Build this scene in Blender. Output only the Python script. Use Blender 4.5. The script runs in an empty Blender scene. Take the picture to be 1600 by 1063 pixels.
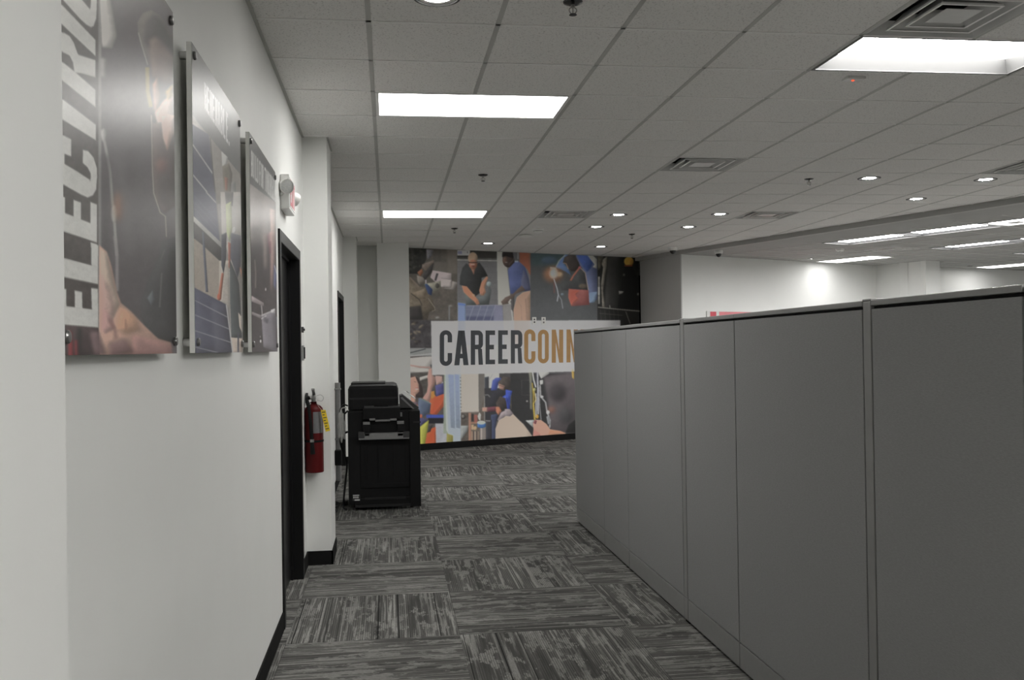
# Office walkway beside a grey partition: mural wall, posters, copier, bright bay beyond a bulkhead
LENS, LENSDEEP, LENSFAR, CAN, WASH, EXPO = 16.8, 47.0, 38.0, 94.0, 2.0, 0.0
GAIN_M, GAIN_P = 3.7, 2.35
import bpy, bmesh, math, random
import numpy as np
from mathutils import Vector, Matrix
random.seed(7)
SC = bpy.context.scene
COL = SC.collection
PI = math.pi
CZ = 3.076            # ceiling of the corridor bay
FZ = 3.010            # ceiling of the bright bay beyond the bulkhead
WX = -0.60            # face of the wall on the left

# ------------------------------------------------------------------ helpers
class MB:
    """collects shapes into one bmesh; off is subtracted from every point"""
    def __init__(s, off=(0, 0, 0)):
        s.bm = bmesh.new(); s.off = Vector(off)
    def v(s, p): return s.bm.verts.new(Vector(p) - s.off)
    def face(s, pts):
        f = s.bm.faces.new([s.v(p) for p in pts]); return f
    def box(s, a, b, bev=0.0, m=None, seg=2):
        x0, y0, z0 = a; x1, y1, z1 = b
        t = bmesh.new()
        bmesh.ops.create_cube(t, size=1.0)
        for q in t.verts:
            q.co = Vector(((x0 + x1) / 2 + q.co.x * (x1 - x0), (y0 + y1) / 2 + q.co.y * (y1 - y0), (z0 + z1) / 2 + q.co.z * (z1 - z0)))
        if bev: bmesh.ops.bevel(t, geom=list(t.edges), offset=bev, segments=seg, profile=0.5, affect='EDGES')
        s._add(t, m); return s
    def _add(s, t, m=None):
        mp = {}
        for q in t.verts:
            co = q.co.copy()
            if m is not None: co = m @ co
            mp[q] = s.bm.verts.new(co - s.off)
        for f in t.faces:
            try: s.bm.faces.new([mp[q] for q in f.verts])
            except ValueError: pass
        t.free()
    def prism(s, pts, d, cap=True):
        """polygon of 3D points pushed along vector d"""
        d = Vector(d); n = len(pts)
        A = [s.v(p) for p in pts]; B = [s.v(Vector(p) + d) for p in pts]
        if cap: s.bm.faces.new(A); s.bm.faces.new(B[::-1])
        for i in range(n):
            j = (i + 1) % n
            s.bm.faces.new([A[j], A[i], B[i], B[j]])
        return s
    def cyl(s, p0, p1, r0, r1=None, n=20, cap=True):
        p0 = Vector(p0); p1 = Vector(p1); r1 = r0 if r1 is None else r1
        d = (p1 - p0).normalized()
        a = d.orthogonal().normalized(); b = d.cross(a)
        R0 = [s.v(p0 + (a * math.cos(2 * PI * i / n) + b * math.sin(2 * PI * i / n)) * r0) for i in range(n)]
        R1 = [s.v(p1 + (a * math.cos(2 * PI * i / n) + b * math.sin(2 * PI * i / n)) * r1) for i in range(n)]
        for i in range(n):
            j = (i + 1) % n
            s.bm.faces.new([R0[i], R0[j], R1[j], R1[i]])
        if cap: s.bm.faces.new(R0[::-1]); s.bm.faces.new(R1)
        return s
    def lathe(s, prof, c, ax=(0, 0, 1), n=28, close=False):
        """profile of (radius, height) turned about the axis ax through c"""
        c = Vector(c); d = Vector(ax).normalized(); a = d.orthogonal().normalized(); b = d.cross(a)
        rings = []
        for r, h in prof:
            if r < 1e-6: rings.append([s.v(c + d * h)])
            else: rings.append([s.v(c + d * h + (a * math.cos(2 * PI * i / n) + b * math.sin(2 * PI * i / n)) * r) for i in range(n)])
        pr = list(zip(rings[:-1], rings[1:]))
        if close: pr.append((rings[-1], rings[0]))
        for A, B in pr:
            for i in range(n):
                j = (i + 1) % n
                if len(A) == 1 and len(B) == 1: continue
                if len(A) == 1: s.bm.faces.new([A[0], B[j], B[i]])
                elif len(B) == 1: s.bm.faces.new([A[i], A[j], B[0]])
                else: s.bm.faces.new([A[i], A[j], B[j], B[i]])
        return s
    def tube(s, pts, r, n=10, smooth=4, cap=True):
        P = [Vector(p) for p in pts]
        if smooth:                                   # Catmull-Rom
            Q = []
            for i in range(len(P) - 1):
                p0 = P[max(i - 1, 0)]; p1 = P[i]; p2 = P[i + 1]; p3 = P[min(i + 2, len(P) - 1)]
                for k in range(smooth):
                    t = k / smooth
                    Q.append(0.5 * ((2 * p1) + (p2 - p0) * t + (2 * p0 - 5 * p1 + 4 * p2 - p3) * t * t + (3 * p1 - p0 - 3 * p2 + p3) * t ** 3))
            Q.append(P[-1]); P = Q
        prev = None; rings = []
        for i, p in enumerate(P):
            d = (P[min(i + 1, len(P) - 1)] - P[max(i - 1, 0)]).normalized()
            a = d.orthogonal().normalized() if prev is None else (prev - d * prev.dot(d)).normalized()
            prev = a; b = d.cross(a)
            rr = r(i / (len(P) - 1)) if callable(r) else r
            rings.append([s.v(p + (a * math.cos(2 * PI * k / n) + b * math.sin(2 * PI * k / n)) * rr) for k in range(n)])
        for A, B in zip(rings[:-1], rings[1:]):
            for k in range(n):
                j = (k + 1) % n
                s.bm.faces.new([A[k], A[j], B[j], B[k]])
        if cap: s.bm.faces.new(rings[0][::-1]); s.bm.faces.new(rings[-1])
        return s

def obj(name, mb, mat, parent=None, smooth=False, recalc=True):
    bm = mb.bm
    if recalc: bmesh.ops.recalc_face_normals(bm, faces=list(bm.faces))
    me = bpy.data.meshes.new(name); bm.to_mesh(me); bm.free()
    if smooth:
        for p in me.polygons: p.use_smooth = True
        try: me.set_sharp_from_angle(angle=math.radians(38))
        except Exception: pass
    o = bpy.data.objects.new(name, me); COL.objects.link(o)
    if mat: me.materials.append(mat)
    if parent: o.parent = parent
    return o
def tag(o, label, cat, group=None, kind=None):
    o['label'] = label; o['category'] = cat
    if group: o['group'] = group
    if kind: o['kind'] = kind
    return o
def thing(name, label, cat, loc=(0, 0, 0), rotz=0.0, group=None):
    o = bpy.data.objects.new(name, None); COL.objects.link(o)
    o.empty_display_size = 0.05
    o.location = loc; o.rotation_euler = (0, 0, rotz)
    return tag(o, label, cat, group)
def struct(name, mb, mat, smooth=False, recalc=True, label=None, cat=None, parent=None):
    o = obj(name, mb, mat, parent, smooth, recalc)
    if not parent: o['kind'] = 'structure'
    if label: o['label'] = label; o['category'] = cat
    return o
def dup(root, loc, rotz=None, label=None, group=None):
    r = root.copy(); COL.objects.link(r); r.location = loc
    if rotz is not None: r.rotation_euler = (0, 0, rotz)
    if label: r['label'] = label
    if group: r['group'] = group
    for ch in list(root.children):
        c = ch.copy(); COL.objects.link(c); c.parent = r
        for g in list(ch.children):
            d = g.copy(); COL.objects.link(d); d.parent = c
    return r

# ------------------------------------------------------------------ materials
def lin(c):
    return tuple(((x / 255) / 12.92) if x / 255 <= .04045 else (((x / 255) + .055) / 1.055) ** 2.4 for x in c)
def new_mat(name):
    m = bpy.data.materials.new(name); m.use_nodes = True
    nt = m.node_tree; b = nt.nodes['Principled BSDF']
    return m, nt, b
def mat(name, col, rough=.5, metal=0.0, spec=.5, noise=0.0, scale=40.0, bump=0.0, bscale=None, alpha=1.0, trans=0.0, emit=None, estr=0.0):
    """plain surface with a little procedural variation and bump"""
    m, nt, b = new_mat(name); N = nt.nodes; L = nt.links
    b.inputs['Roughness'].default_value = rough; b.inputs['Metallic'].default_value = metal
    b.inputs['Specular IOR Level'].default_value = spec
    b.inputs['Base Color'].default_value = (*col, 1)
    b.inputs['Alpha'].default_value = alpha
    b.inputs['Transmission Weight'].default_value = trans
    if emit:
        b.inputs['Emission Color'].default_value = (*emit, 1); b.inputs['Emission Strength'].default_value = estr
    if noise or bump:
        tc = N.new('ShaderNodeTexCoord')
        nz = N.new('ShaderNodeTexNoise'); nz.inputs['Scale'].default_value = scale; nz.inputs['Detail'].default_value = 5
        L.new(tc.outputs['Object'], nz.inputs['Vector'])
        if noise:
            r = N.new('ShaderNodeMapRange'); r.inputs[1].default_value = .3; r.inputs[2].default_value = .7
            r.inputs[3].default_value = 1 - noise; r.inputs[4].default_value = 1 + noise
            L.new(nz.outputs['Fac'], r.inputs[0])
            mx = N.new('ShaderNodeVectorMath'); mx.operation = 'SCALE'; mx.inputs[0].default_value = col
            L.new(r.outputs[0], mx.inputs['Scale']); L.new(mx.outputs[0], b.inputs['Base Color'])
        if bump:
            n2 = nz
            if bscale:
                n2 = N.new('ShaderNodeTexNoise'); n2.inputs['Scale'].default_value = bscale; n2.inputs['Detail'].default_value = 3
                L.new(tc.outputs['Object'], n2.inputs['Vector'])
            bp = N.new('ShaderNodeBump'); bp.inputs['Strength'].default_value = bump; bp.inputs['Distance'].default_value = .002
            L.new(n2.outputs['Fac'], bp.inputs['Height']); L.new(bp.outputs[0], b.inputs['Normal'])
    return m
def emitter(name, col, strength):
    m = bpy.data.materials.new(name); m.use_nodes = True; nt = m.node_tree; nt.nodes.clear()
    e = nt.nodes.new('ShaderNodeEmission'); o = nt.nodes.new('ShaderNodeOutputMaterial')
    e.inputs[0].default_value = (*col, 1); e.inputs[1].default_value = strength
    nt.links.new(e.outputs[0], o.inputs[0]); return m
class NG:
    """terse node maths"""
    def __init__(s, nt): s.nt = nt
    def m(s, op, a, b=None, c=None, clamp=False):
        n = s.nt.nodes.new('ShaderNodeMath'); n.operation = op; n.use_clamp = clamp
        for i, x in enumerate((a, b, c)):
            if x is None: continue
            if isinstance(x, (int, float)): n.inputs[i].default_value = x
            else: s.nt.links.new(x, n.inputs[i])
        return n.outputs[0]
    def vec(s, x, y, z=0.0):
        n = s.nt.nodes.new('ShaderNodeCombineXYZ')
        for i, q in enumerate((x, y, z)):
            if isinstance(q, (int, float)): n.inputs[i].default_value = q
            else: s.nt.links.new(q, n.inputs[i])
        return n.outputs[0]
    def noise(s, v, scale=1.0, detail=2.0, rough=.5):
        n = s.nt.nodes.new('ShaderNodeTexNoise'); n.inputs['Scale'].default_value = scale
        n.inputs['Detail'].default_value = detail; n.inputs['Roughness'].default_value = rough
        s.nt.links.new(v, n.inputs['Vector']); return n.outputs['Fac']
    def white(s, v):
        n = s.nt.nodes.new('ShaderNodeTexWhiteNoise'); n.noise_dimensions = '3D'
        s.nt.links.new(v, n.inputs['Vector']); return n.outputs['Value']
    def rng(s, x, a, b, c=0.0, d=1.0):
        n = s.nt.nodes.new('ShaderNodeMapRange'); n.clamp = True
        for i, q in enumerate((x, a, b, c, d)):
            if isinstance(q, (int, float)): n.inputs[i].default_value = q
            else: s.nt.links.new(q, n.inputs[i])
        return n.outputs[0]
    def mix(s, f, a, b):
        n = s.nt.nodes.new('ShaderNodeMix'); n.data_type = 'RGBA'
        if isinstance(f, (int, float)): n.inputs[0].default_value = f
        else: s.nt.links.new(f, n.inputs[0])
        for i, q in ((6, a), (7, b)):
            if isinstance(q, tuple): n.inputs[i].default_value = (*q, 1)
            else: s.nt.links.new(q, n.inputs[i])
        return n.outputs[2]

def carpet_material():
    m, nt, b = new_mat('carpet planks'); g = NG(nt)
    geo = nt.nodes.new('ShaderNodeTexCoord'); sp = nt.nodes.new('ShaderNodeSeparateXYZ')
    nt.links.new(geo.outputs['Object'], sp.inputs[0])
    S = .9144
    x = g.m('DIVIDE', g.m('SUBTRACT', sp.outputs[0], .355), S); y = g.m('DIVIDE', g.m('SUBTRACT', sp.outputs[1], 5.135), S)
    cx = g.m('FLOOR', x); cy = g.m('FLOOR', y); fx = g.m('FRACT', x); fy = g.m('FRACT', y)
    par = g.m('FLOORED_MODULO', g.m('ADD', cx, cy), 2.0)        # 1: stripes along Y, 0: along X
    inv = g.m('SUBTRACT', 1.0, par)
    ac = g.m('ADD', g.m('MULTIPLY', fx, par), g.m('MULTIPLY', fy, inv))      # across the stripes
    al = g.m('ADD', g.m('MULTIPLY', fy, par), g.m('MULTIPLY', fx, inv))      # along them
    half = g.m('FLOOR', g.m('MULTIPLY', ac, 2.0))
    rid = g.white(g.vec(cx, cy, g.m('ADD', half, 3.0)))
    off = g.m('MULTIPLY', rid, 57.0)
    A = g.m('MULTIPLY', ac, S); Lg = g.m('MULTIPLY', al, S)
    Ao = g.m('ADD', A, off)
    o2 = g.m('ADD', off, 9.0)
    bands = g.noise(g.vec(g.m('MULTIPLY', Ao, 8.0), g.m('MULTIPLY', Lg, .9), off), 1.0, 2.0)
    lines = g.noise(g.vec(g.m('MULTIPLY', Ao, 78.0), g.m('MULTIPLY', Lg, .30), off), 1.0, 1.0)
    streak = g.noise(g.vec(g.m('MULTIPLY', Ao, 46.0), g.m('MULTIPLY', Lg, 1.7), off), 1.0, 5.0, .62)
    blot = g.noise(g.vec(g.m('MULTIPLY', Ao, 13.0), g.m('MULTIPLY', Lg, 5.2), o2), 1.0, 6.0, .68)
    fine = g.noise(g.vec(g.m('MULTIPLY', Ao, 330.0), g.m('MULTIPLY', Lg, 60.0), off), 1.0, 2.0)
    rib = g.m('MULTIPLY', g.m('ADD', g.m('SINE', g.m('MULTIPLY', A, 2 * PI / .0115)), 1.0), .5)
    band = g.rng(bands, .40, .62)
    light = g.m('MULTIPLY', g.rng(blot, .525, .56), g.m('ADD', .25, g.m('MULTIPLY', rib, .45)))
    light2 = g.m('MULTIPLY', g.rng(streak, .535, .60), g.m('ADD', .36, g.m('MULTIPLY', band, .50)))
    thin = g.m('MULTIPLY', g.rng(lines, .60, .635), g.m('ADD', .18, g.m('MULTIPLY', band, .62)))
    f = g.m('MAXIMUM', g.m('MAXIMUM', light, light2), g.m('MAXIMUM', thin, g.m('MULTIPLY', g.m('MULTIPLY', band, rib), .34)))
    f = g.m('MULTIPLY', f, g.rng(fine, .30, .68, .62, 1.2))
    base = g.mix(g.rng(streak, .36, .60), (.056, .056, .053), (.092, .091, .086))
    c = g.mix(f, base, (.37, .365, .345))
    dark = g.rng(g.noise(g.vec(g.m('MULTIPLY', Ao, 62.0), off, 2.0), 1.0, 0.0), .75, .765)
    c = g.mix(g.m('MULTIPLY', dark, .85), c, (.012, .012, .012))
    seam = g.m('LESS_THAN', g.m('MINIMUM', g.m('FRACT', g.m('MULTIPLY', ac, 2.0)), al), .004)
    c = g.mix(g.m('MULTIPLY', seam, .6), c, (.03, .03, .03))
    nt.links.new(c, b.inputs['Base Color'])
    b.inputs['Roughness'].default_value = .95; b.inputs['Specular IOR Level'].default_value = .12
    bp = nt.nodes.new('ShaderNodeBump'); bp.inputs['Strength'].default_value = .25; bp.inputs['Distance'].default_value = .002
    nt.links.new(g.m('ADD', rib, fine), bp.inputs['Height']); nt.links.new(bp.outputs[0], b.inputs['Normal'])
    return m
def tile_material():
    m, nt, b = new_mat('mineral fibre tile'); g = NG(nt)
    tc = nt.nodes.new('ShaderNodeTexCoord')
    a = g.noise(tc.outputs['Object'], 95.0, 3.0, .65); w = g.noise(tc.outputs['Object'], 320.0, 2.0)
    pit = g.m('MULTIPLY', g.rng(a, .56, .62), g.rng(w, .42, .55))
    nt.links.new(g.mix(g.m('MULTIPLY', pit, .8), (.84, .83, .81), (.40, .39, .38)), b.inputs['Base Color'])
    b.inputs['Roughness'].default_value = .9; b.inputs['Specular IOR Level'].default_value = .2
    bp = nt.nodes.new('ShaderNodeBump'); bp.inputs['Strength'].default_value = .3; bp.inputs['Distance'].default_value = .002
    nt.links.new(w, bp.inputs['Height']); nt.links.new(bp.outputs[0], b.inputs['Normal'])
    return m
def fabric_material():
    m, nt, b = new_mat('grey panel fabric'); g = NG(nt)
    tc = nt.nodes.new('ShaderNodeTexCoord'); sp = nt.nodes.new('ShaderNodeSeparateXYZ'); nt.links.new(tc.outputs['Object'], sp.inputs[0])
    h = g.noise(g.vec(g.m('MULTIPLY', sp.outputs[0], 60.0), g.m('MULTIPLY', sp.outputs[1], 60.0), g.m('MULTIPLY', sp.outputs[2], 420.0)), 1.0, 3.0, .6)
    k = g.noise(tc.outputs['Object'], 900.0, 1.0)
    f = g.m('ADD', g.rng(h, .3, .7, 0, .7), g.rng(k, .3, .7, 0, .3))
    nt.links.new(g.mix(f, (.256, .256, .257), (.325, .325, .325)), b.inputs['Base Color'])
    b.inputs['Roughness'].default_value = .9; b.inputs['Specular IOR Level'].default_value = .2
    bp = nt.nodes.new('ShaderNodeBump'); bp.inputs['Strength'].default_value = .25; bp.inputs['Distance'].default_value = .001
    nt.links.new(k, bp.inputs['Height']); nt.links.new(bp.outputs[0], b.inputs['Normal'])
    return m
def print_material(name, rough, spec, coat=0.0):
    m, nt, b = new_mat(name)
    a = nt.nodes.new('ShaderNodeAttribute'); a.attribute_name = 'print'
    nt.links.new(a.outputs['Color'], b.inputs['Base Color'])
    b.inputs['Roughness'].default_value = rough; b.inputs['Specular IOR Level'].default_value = spec
    b.inputs['Coat Weight'].default_value = coat; b.inputs['Coat Roughness'].default_value = .25
    return m

M = {}
M['wall'] = mat('white wall paint', (.80, .805, .785), .6, spec=.3, noise=.012, scale=3, bump=.06, bscale=260)
M['wallgrey'] = mat('grey wall paint', (.52, .52, .51), .6, spec=.3, noise=.012, scale=3, bump=.06, bscale=260)
M['carpet'] = carpet_material()
M['tile'] = tile_material()
M['cross'] = mat('pale tee bar', (.88, .88, .86), .6, spec=.2, noise=.02, scale=8)
M['fixture'] = mat('satin grey fixture rim', (.06, .06, .06), .5, noise=.02, scale=20)
M['grid'] = mat('painted tee bar', (.52, .52, .50), .6, spec=.2, noise=.02, scale=8)
M['plaster'] = mat('painted plasterboard', (.44, .44, .43), .7, spec=.25, noise=.015, scale=4)  # grey puts the shade of the bulkhead face into its colour
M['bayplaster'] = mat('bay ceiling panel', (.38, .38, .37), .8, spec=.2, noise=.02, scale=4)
M['rubber'] = mat('black vinyl base', (.012, .012, .012), .8, spec=.1, noise=.1, scale=20)
M['blackpaint'] = mat('black satin enamel', (.008, .008, .0085), .40, spec=.35, noise=.08, scale=14)
M['fabric'] = fabric_material()
M['greymetal'] = mat('grey powder coat', (.27, .27, .265), .42, spec=.4, noise=.03, scale=30, bump=.05, bscale=500)
M['whitemetal'] = mat('white enamel', (.78, .78, .76), .4, noise=.02, scale=20)
M['reflector'] = mat('satin grey reflector', (.05, .05, .05), .5, noise=.02, scale=20)  # darkened colour stands in for the little light reaching the reflector sides
M['whiteplastic'] = mat('white plastic', (.86, .86, .84), .38, noise=.02, scale=25)
M['steel'] = mat('brushed steel', (.55, .55, .54), .28, 1.0, noise=.05, scale=90)
M['capsteel'] = mat('satin steel cap', (.30, .30, .295), .32, .9, noise=.05, scale=60)
M['darksteel'] = mat('dark chrome', (.10, .10, .10), .22, .9, noise=.05, scale=60)
M['board'] = mat('white board edge', (.88, .88, .85), .45, noise=.02, scale=20)
M['red'] = mat('red enamel', (.080, .0035, .004), .45, spec=.2, noise=.04, scale=12)
M['redsign'] = mat('red lettering', (.60, .07, .10), .4, noise=.03, scale=30)
M['pinksign'] = mat('pale red print', (.72, .22, .25), .4, noise=.15, scale=3)
M['yellow'] = mat('yellow card', (.80, .58, .02), .6, noise=.04, scale=40)
M['silverlabel'] = mat('grey paper label', (.15, .15, .155), .5, noise=.12, scale=160)
M['black'] = mat('black plastic', (.009, .009, .0095), .55, spec=.18, noise=.08, scale=30, bump=.08, bscale=400)
M['blackrough'] = mat('black moulded plastic', (.008, .008, .0085), .65, spec=.18, noise=.1, scale=30, bump=.1, bscale=300)
M['ridge'] = mat('dark ridge plastic', (.018, .018, .0185), .5, spec=.3, noise=.06, scale=30)
M['charcoal'] = mat('charcoal plastic', (.034, .034, .035), .5, noise=.06, scale=30)
M['traygrey'] = mat('grey plastic', (.21, .21, .21), .5, noise=.05, scale=40)
M['paper'] = mat('white paper', (.72, .72, .70), .8, noise=.03, scale=60)
M['hose'] = mat('black rubber hose', (.008, .008, .008), .75, spec=.15, noise=.1, scale=40)
M['cable'] = mat('black cable', (.012, .012, .012), .5, noise=.06, scale=60)
M['bag'] = mat('clear plastic bag', (.60, .60, .58), .3, noise=.12, scale=14, alpha=.62)
M['glassdark'] = mat('smoked dome', (.010, .010, .011), .08, spec=.6, noise=.05, scale=10)
M['dark'] = mat('dark duct', (.035, .035, .035), .8, noise=.08, scale=20)
M['ventmetal'] = mat('grey enamel louver', (.58, .58, .57), .4, noise=.03, scale=20)
M['ventedge'] = mat('pale louver lip', (.88, .88, .86), .38, noise=.02, scale=20)
M['brass'] = mat('chromed sprinkler', (.38, .37, .35), .3, 1.0, noise=.05, scale=60)
M['lens'] = emitter('lit diffuser', (1.0, .985, .955), LENS)
M['lensdeep'] = emitter('lit recessed diffuser', (1.0, .985, .955), LENSDEEP)
M['lensfar'] = emitter('lit far diffuser', (1.0, .99, .98), LENSFAR)
M['lensflat'] = emitter('lit flat bay diffuser', (1.0, .99, .98), 8.0)
M['lensouter'] = emitter('lit outer bay diffuser', (1.0, .99, .98), 25.0)
M['can'] = emitter('lit downlight', (1.0, .975, .93), CAN)
M['led'] = emitter('red indicator', (1.0, .06, .02), 3.0)
M['lampglass'] = mat('clear lamp lens', (.78, .79, .78), .15, spec=.6, noise=.10, scale=120)
M['letterdark'] = mat('charcoal vinyl lettering', (.045, .052, .062), .45, noise=.06, scale=10)
M['letterorange'] = mat('ochre vinyl lettering', (.50, .275, .085), .45, noise=.06, scale=10)
M['print'] = print_material('printed wall vinyl', .42, .45)
M['poster'] = print_material('glossy poster face', .35, .21, 0.0)
# ------------------------------------------------------------------ condensed lettering
def arc(cx, cy, rx, ry, a0, a1, n=8):
    return [(cx + rx * math.cos(math.radians(a0 + (a1 - a0) * i / n)), cy + ry * math.sin(math.radians(a0 + (a1 - a0) * i / n))) for i in range(n + 1)]
def strip(outer, inner):
    return [[outer[i], outer[i + 1], inner[i + 1], inner[i]] for i in range(len(outer) - 1)]
def rect(x0, y0, x1, y1): return [(x0, y0), (x1, y0), (x1, y1), (x0, y1)]
def glyph(ch, w=.34, t=.125, b=.135):
    """convex pieces of one capital in a box w wide and 1 high, y up"""
    r = w / 2; ri = r - t; R = min(.17, r)
    def ring(a, c):                   # path of a rounded upright ring
        return a
    def bowl(y0, y1):                 # the right-hand bowl of B, D, P, R between heights y0 and y1
        q = min(.16, (y1 - y0) / 2)
        o = [(t, y0)] + arc(w - q * .9, y0 + q, q * .9, q, -90, 0, 6) + arc(w - q * .9, y1 - q, q * .9, q, 0, 90, 6) + [(t, y1)]
        qi = max(q - b, .02)
        i = [(t, y0 + b)] + arc(w - t - qi * .6, y0 + b + qi, qi * .6, qi, -90, 0, 6) + arc(w - t - qi * .6, y1 - b - qi, qi * .6, qi, 0, 90, 6) + [(t, y1 - b)]
        return strip(o, i)
    stem = rect(0, 0, t, 1)
    if ch in 'COGU':
        o = []; i = []
        if ch in 'CG':
            o = [(w, .36)] + arc(r, R, r, R, 0, -180, 12) + arc(r, 1 - R, r, R, 180, 0, 12) + [(w, .66)]
            i = [(w - t, .36)] + arc(r, R, ri, R - b * .9, 0, -180, 12) + arc(r, 1 - R, ri, R - b * .9, 180, 0, 12) + [(w - t, .66)]
        elif ch == 'U':
            o = [(w, 1)] + arc(r, R, r, R, 0, -180, 12) + [(0, 1)]
            i = [(w - t, 1)] + arc(r, R, ri, R - b * .9, 0, -180, 12) + [(t, 1)]
        else:
            o = arc(r, R, r, R, 0, -180, 12) + arc(r, 1 - R, r, R, 180, 0, 12) + [(w, R)]
            i = arc(r, R, ri, R - b * .9, 0, -180, 12) + arc(r, 1 - R, ri, R - b * .9, 180, 0, 12) + [(w - t, R)]
        return strip(o, i)
    if ch == 'A':
        return [[(0, 0), (t, 0), (r + .035, 1), (r - t * .62, 1)], [(w - t, 0), (w, 0), (r + t * .62, 1), (r - .035, 1)], [(t + .20 * (r + .035 - t), .20), (w - t - .20 * (r + .035 - t), .20), (w - t - .33 * (r + .035 - t), .33), (t + .33 * (r + .035 - t), .33)]]
    if ch == 'B': return [stem] + bowl(0, .55) + bowl(.47, 1)
    if ch == 'D': return [stem] + bowl(0, 1)
    if ch == 'P': return [stem] + bowl(.42, 1)
    if ch == 'R': return [stem] + bowl(.45, 1) + [[(w - t, 0), (w, 0), (w - .03, .46), (w - t - .02, .50)]]
    if ch == 'E': return [stem, rect(t, 0, w * .84, b), rect(t, .44, w * .74, .44 + b), rect(t, 1 - b, w * .84, 1)]
    if ch == 'F': return [stem, rect(t, .44, w * .74, .44 + b), rect(t, 1 - b, w * .84, 1)]
    if ch == 'L': return [stem, rect(t, 0, w * .84, b)]
    if ch == 'I': return [rect(w / 2 - t / 2, 0, w / 2 + t / 2, 1)]
    if ch == 'T': return [rect(w / 2 - t / 2, 0, w / 2 + t / 2, 1 - b), rect(0, 1 - b, w, 1)]
    if ch == 'N': return [stem, rect(w - t, 0, w, 1), [(t, 1), (t, .62), (w - t, 0), (w - t, .38)]]
    if ch == 'M': return [stem, rect(w - t, 0, w, 1), [(t, 1), (t, .70), (r, .2), (r, .5)], [(w - t, 1), (r, .5), (r, .2), (w - t, .70)]]
    if ch == 'W': return [stem, rect(w - t, 0, w, 1), [(t, 0), (t, .30), (r, .8), (r, .5)], [(w - t, 0), (r, .5), (r, .8), (w - t, .30)]]
    if ch == 'X': return [[(0, 0), (t, 0), (w, 1), (w - t, 1)], [(w - t, 0), (w, 0), (t, 1), (0, 1)]]
    if ch == '.': return [rect(0, 0, t, b)]
    return []

# ------------------------------------------------------------------ painted prints (wall vinyl and posters)
def homography(src, dst):
    A = []
    for (x, y), (u, v) in zip(src, dst):
        A.append([x, y, 1, 0, 0, 0, -u * x, -u * y, u]); A.append([0, 0, 0, x, y, 1, -v * x, -v * y, v])
    A = np.array(A, float); h = np.linalg.solve(A[:, :8], A[:, 8])
    return np.append(h, 1).reshape(3, 3)
def hmap(H, P):
    P = np.asarray(P, float); q = np.c_[P, np.ones(len(P))] @ H.T
    return q[:, :2] / q[:, 2:]
def boxblur(a, r):
    r = int(round(r))
    if r < 1: return a
    for ax in (0, 1):
        for _ in range(2):
            p = np.pad(a, [(r + 1, r) if k == ax else (0, 0) for k in range(a.ndim)], mode='edge')
            c = np.cumsum(p, axis=ax)
            n = a.shape[ax]
            hi = np.take(c, np.arange(2 * r + 1, 2 * r + 1 + n), axis=ax); lo = np.take(c, np.arange(0, n), axis=ax)
            a = (hi - lo) / (2 * r + 1)
    return a
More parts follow.
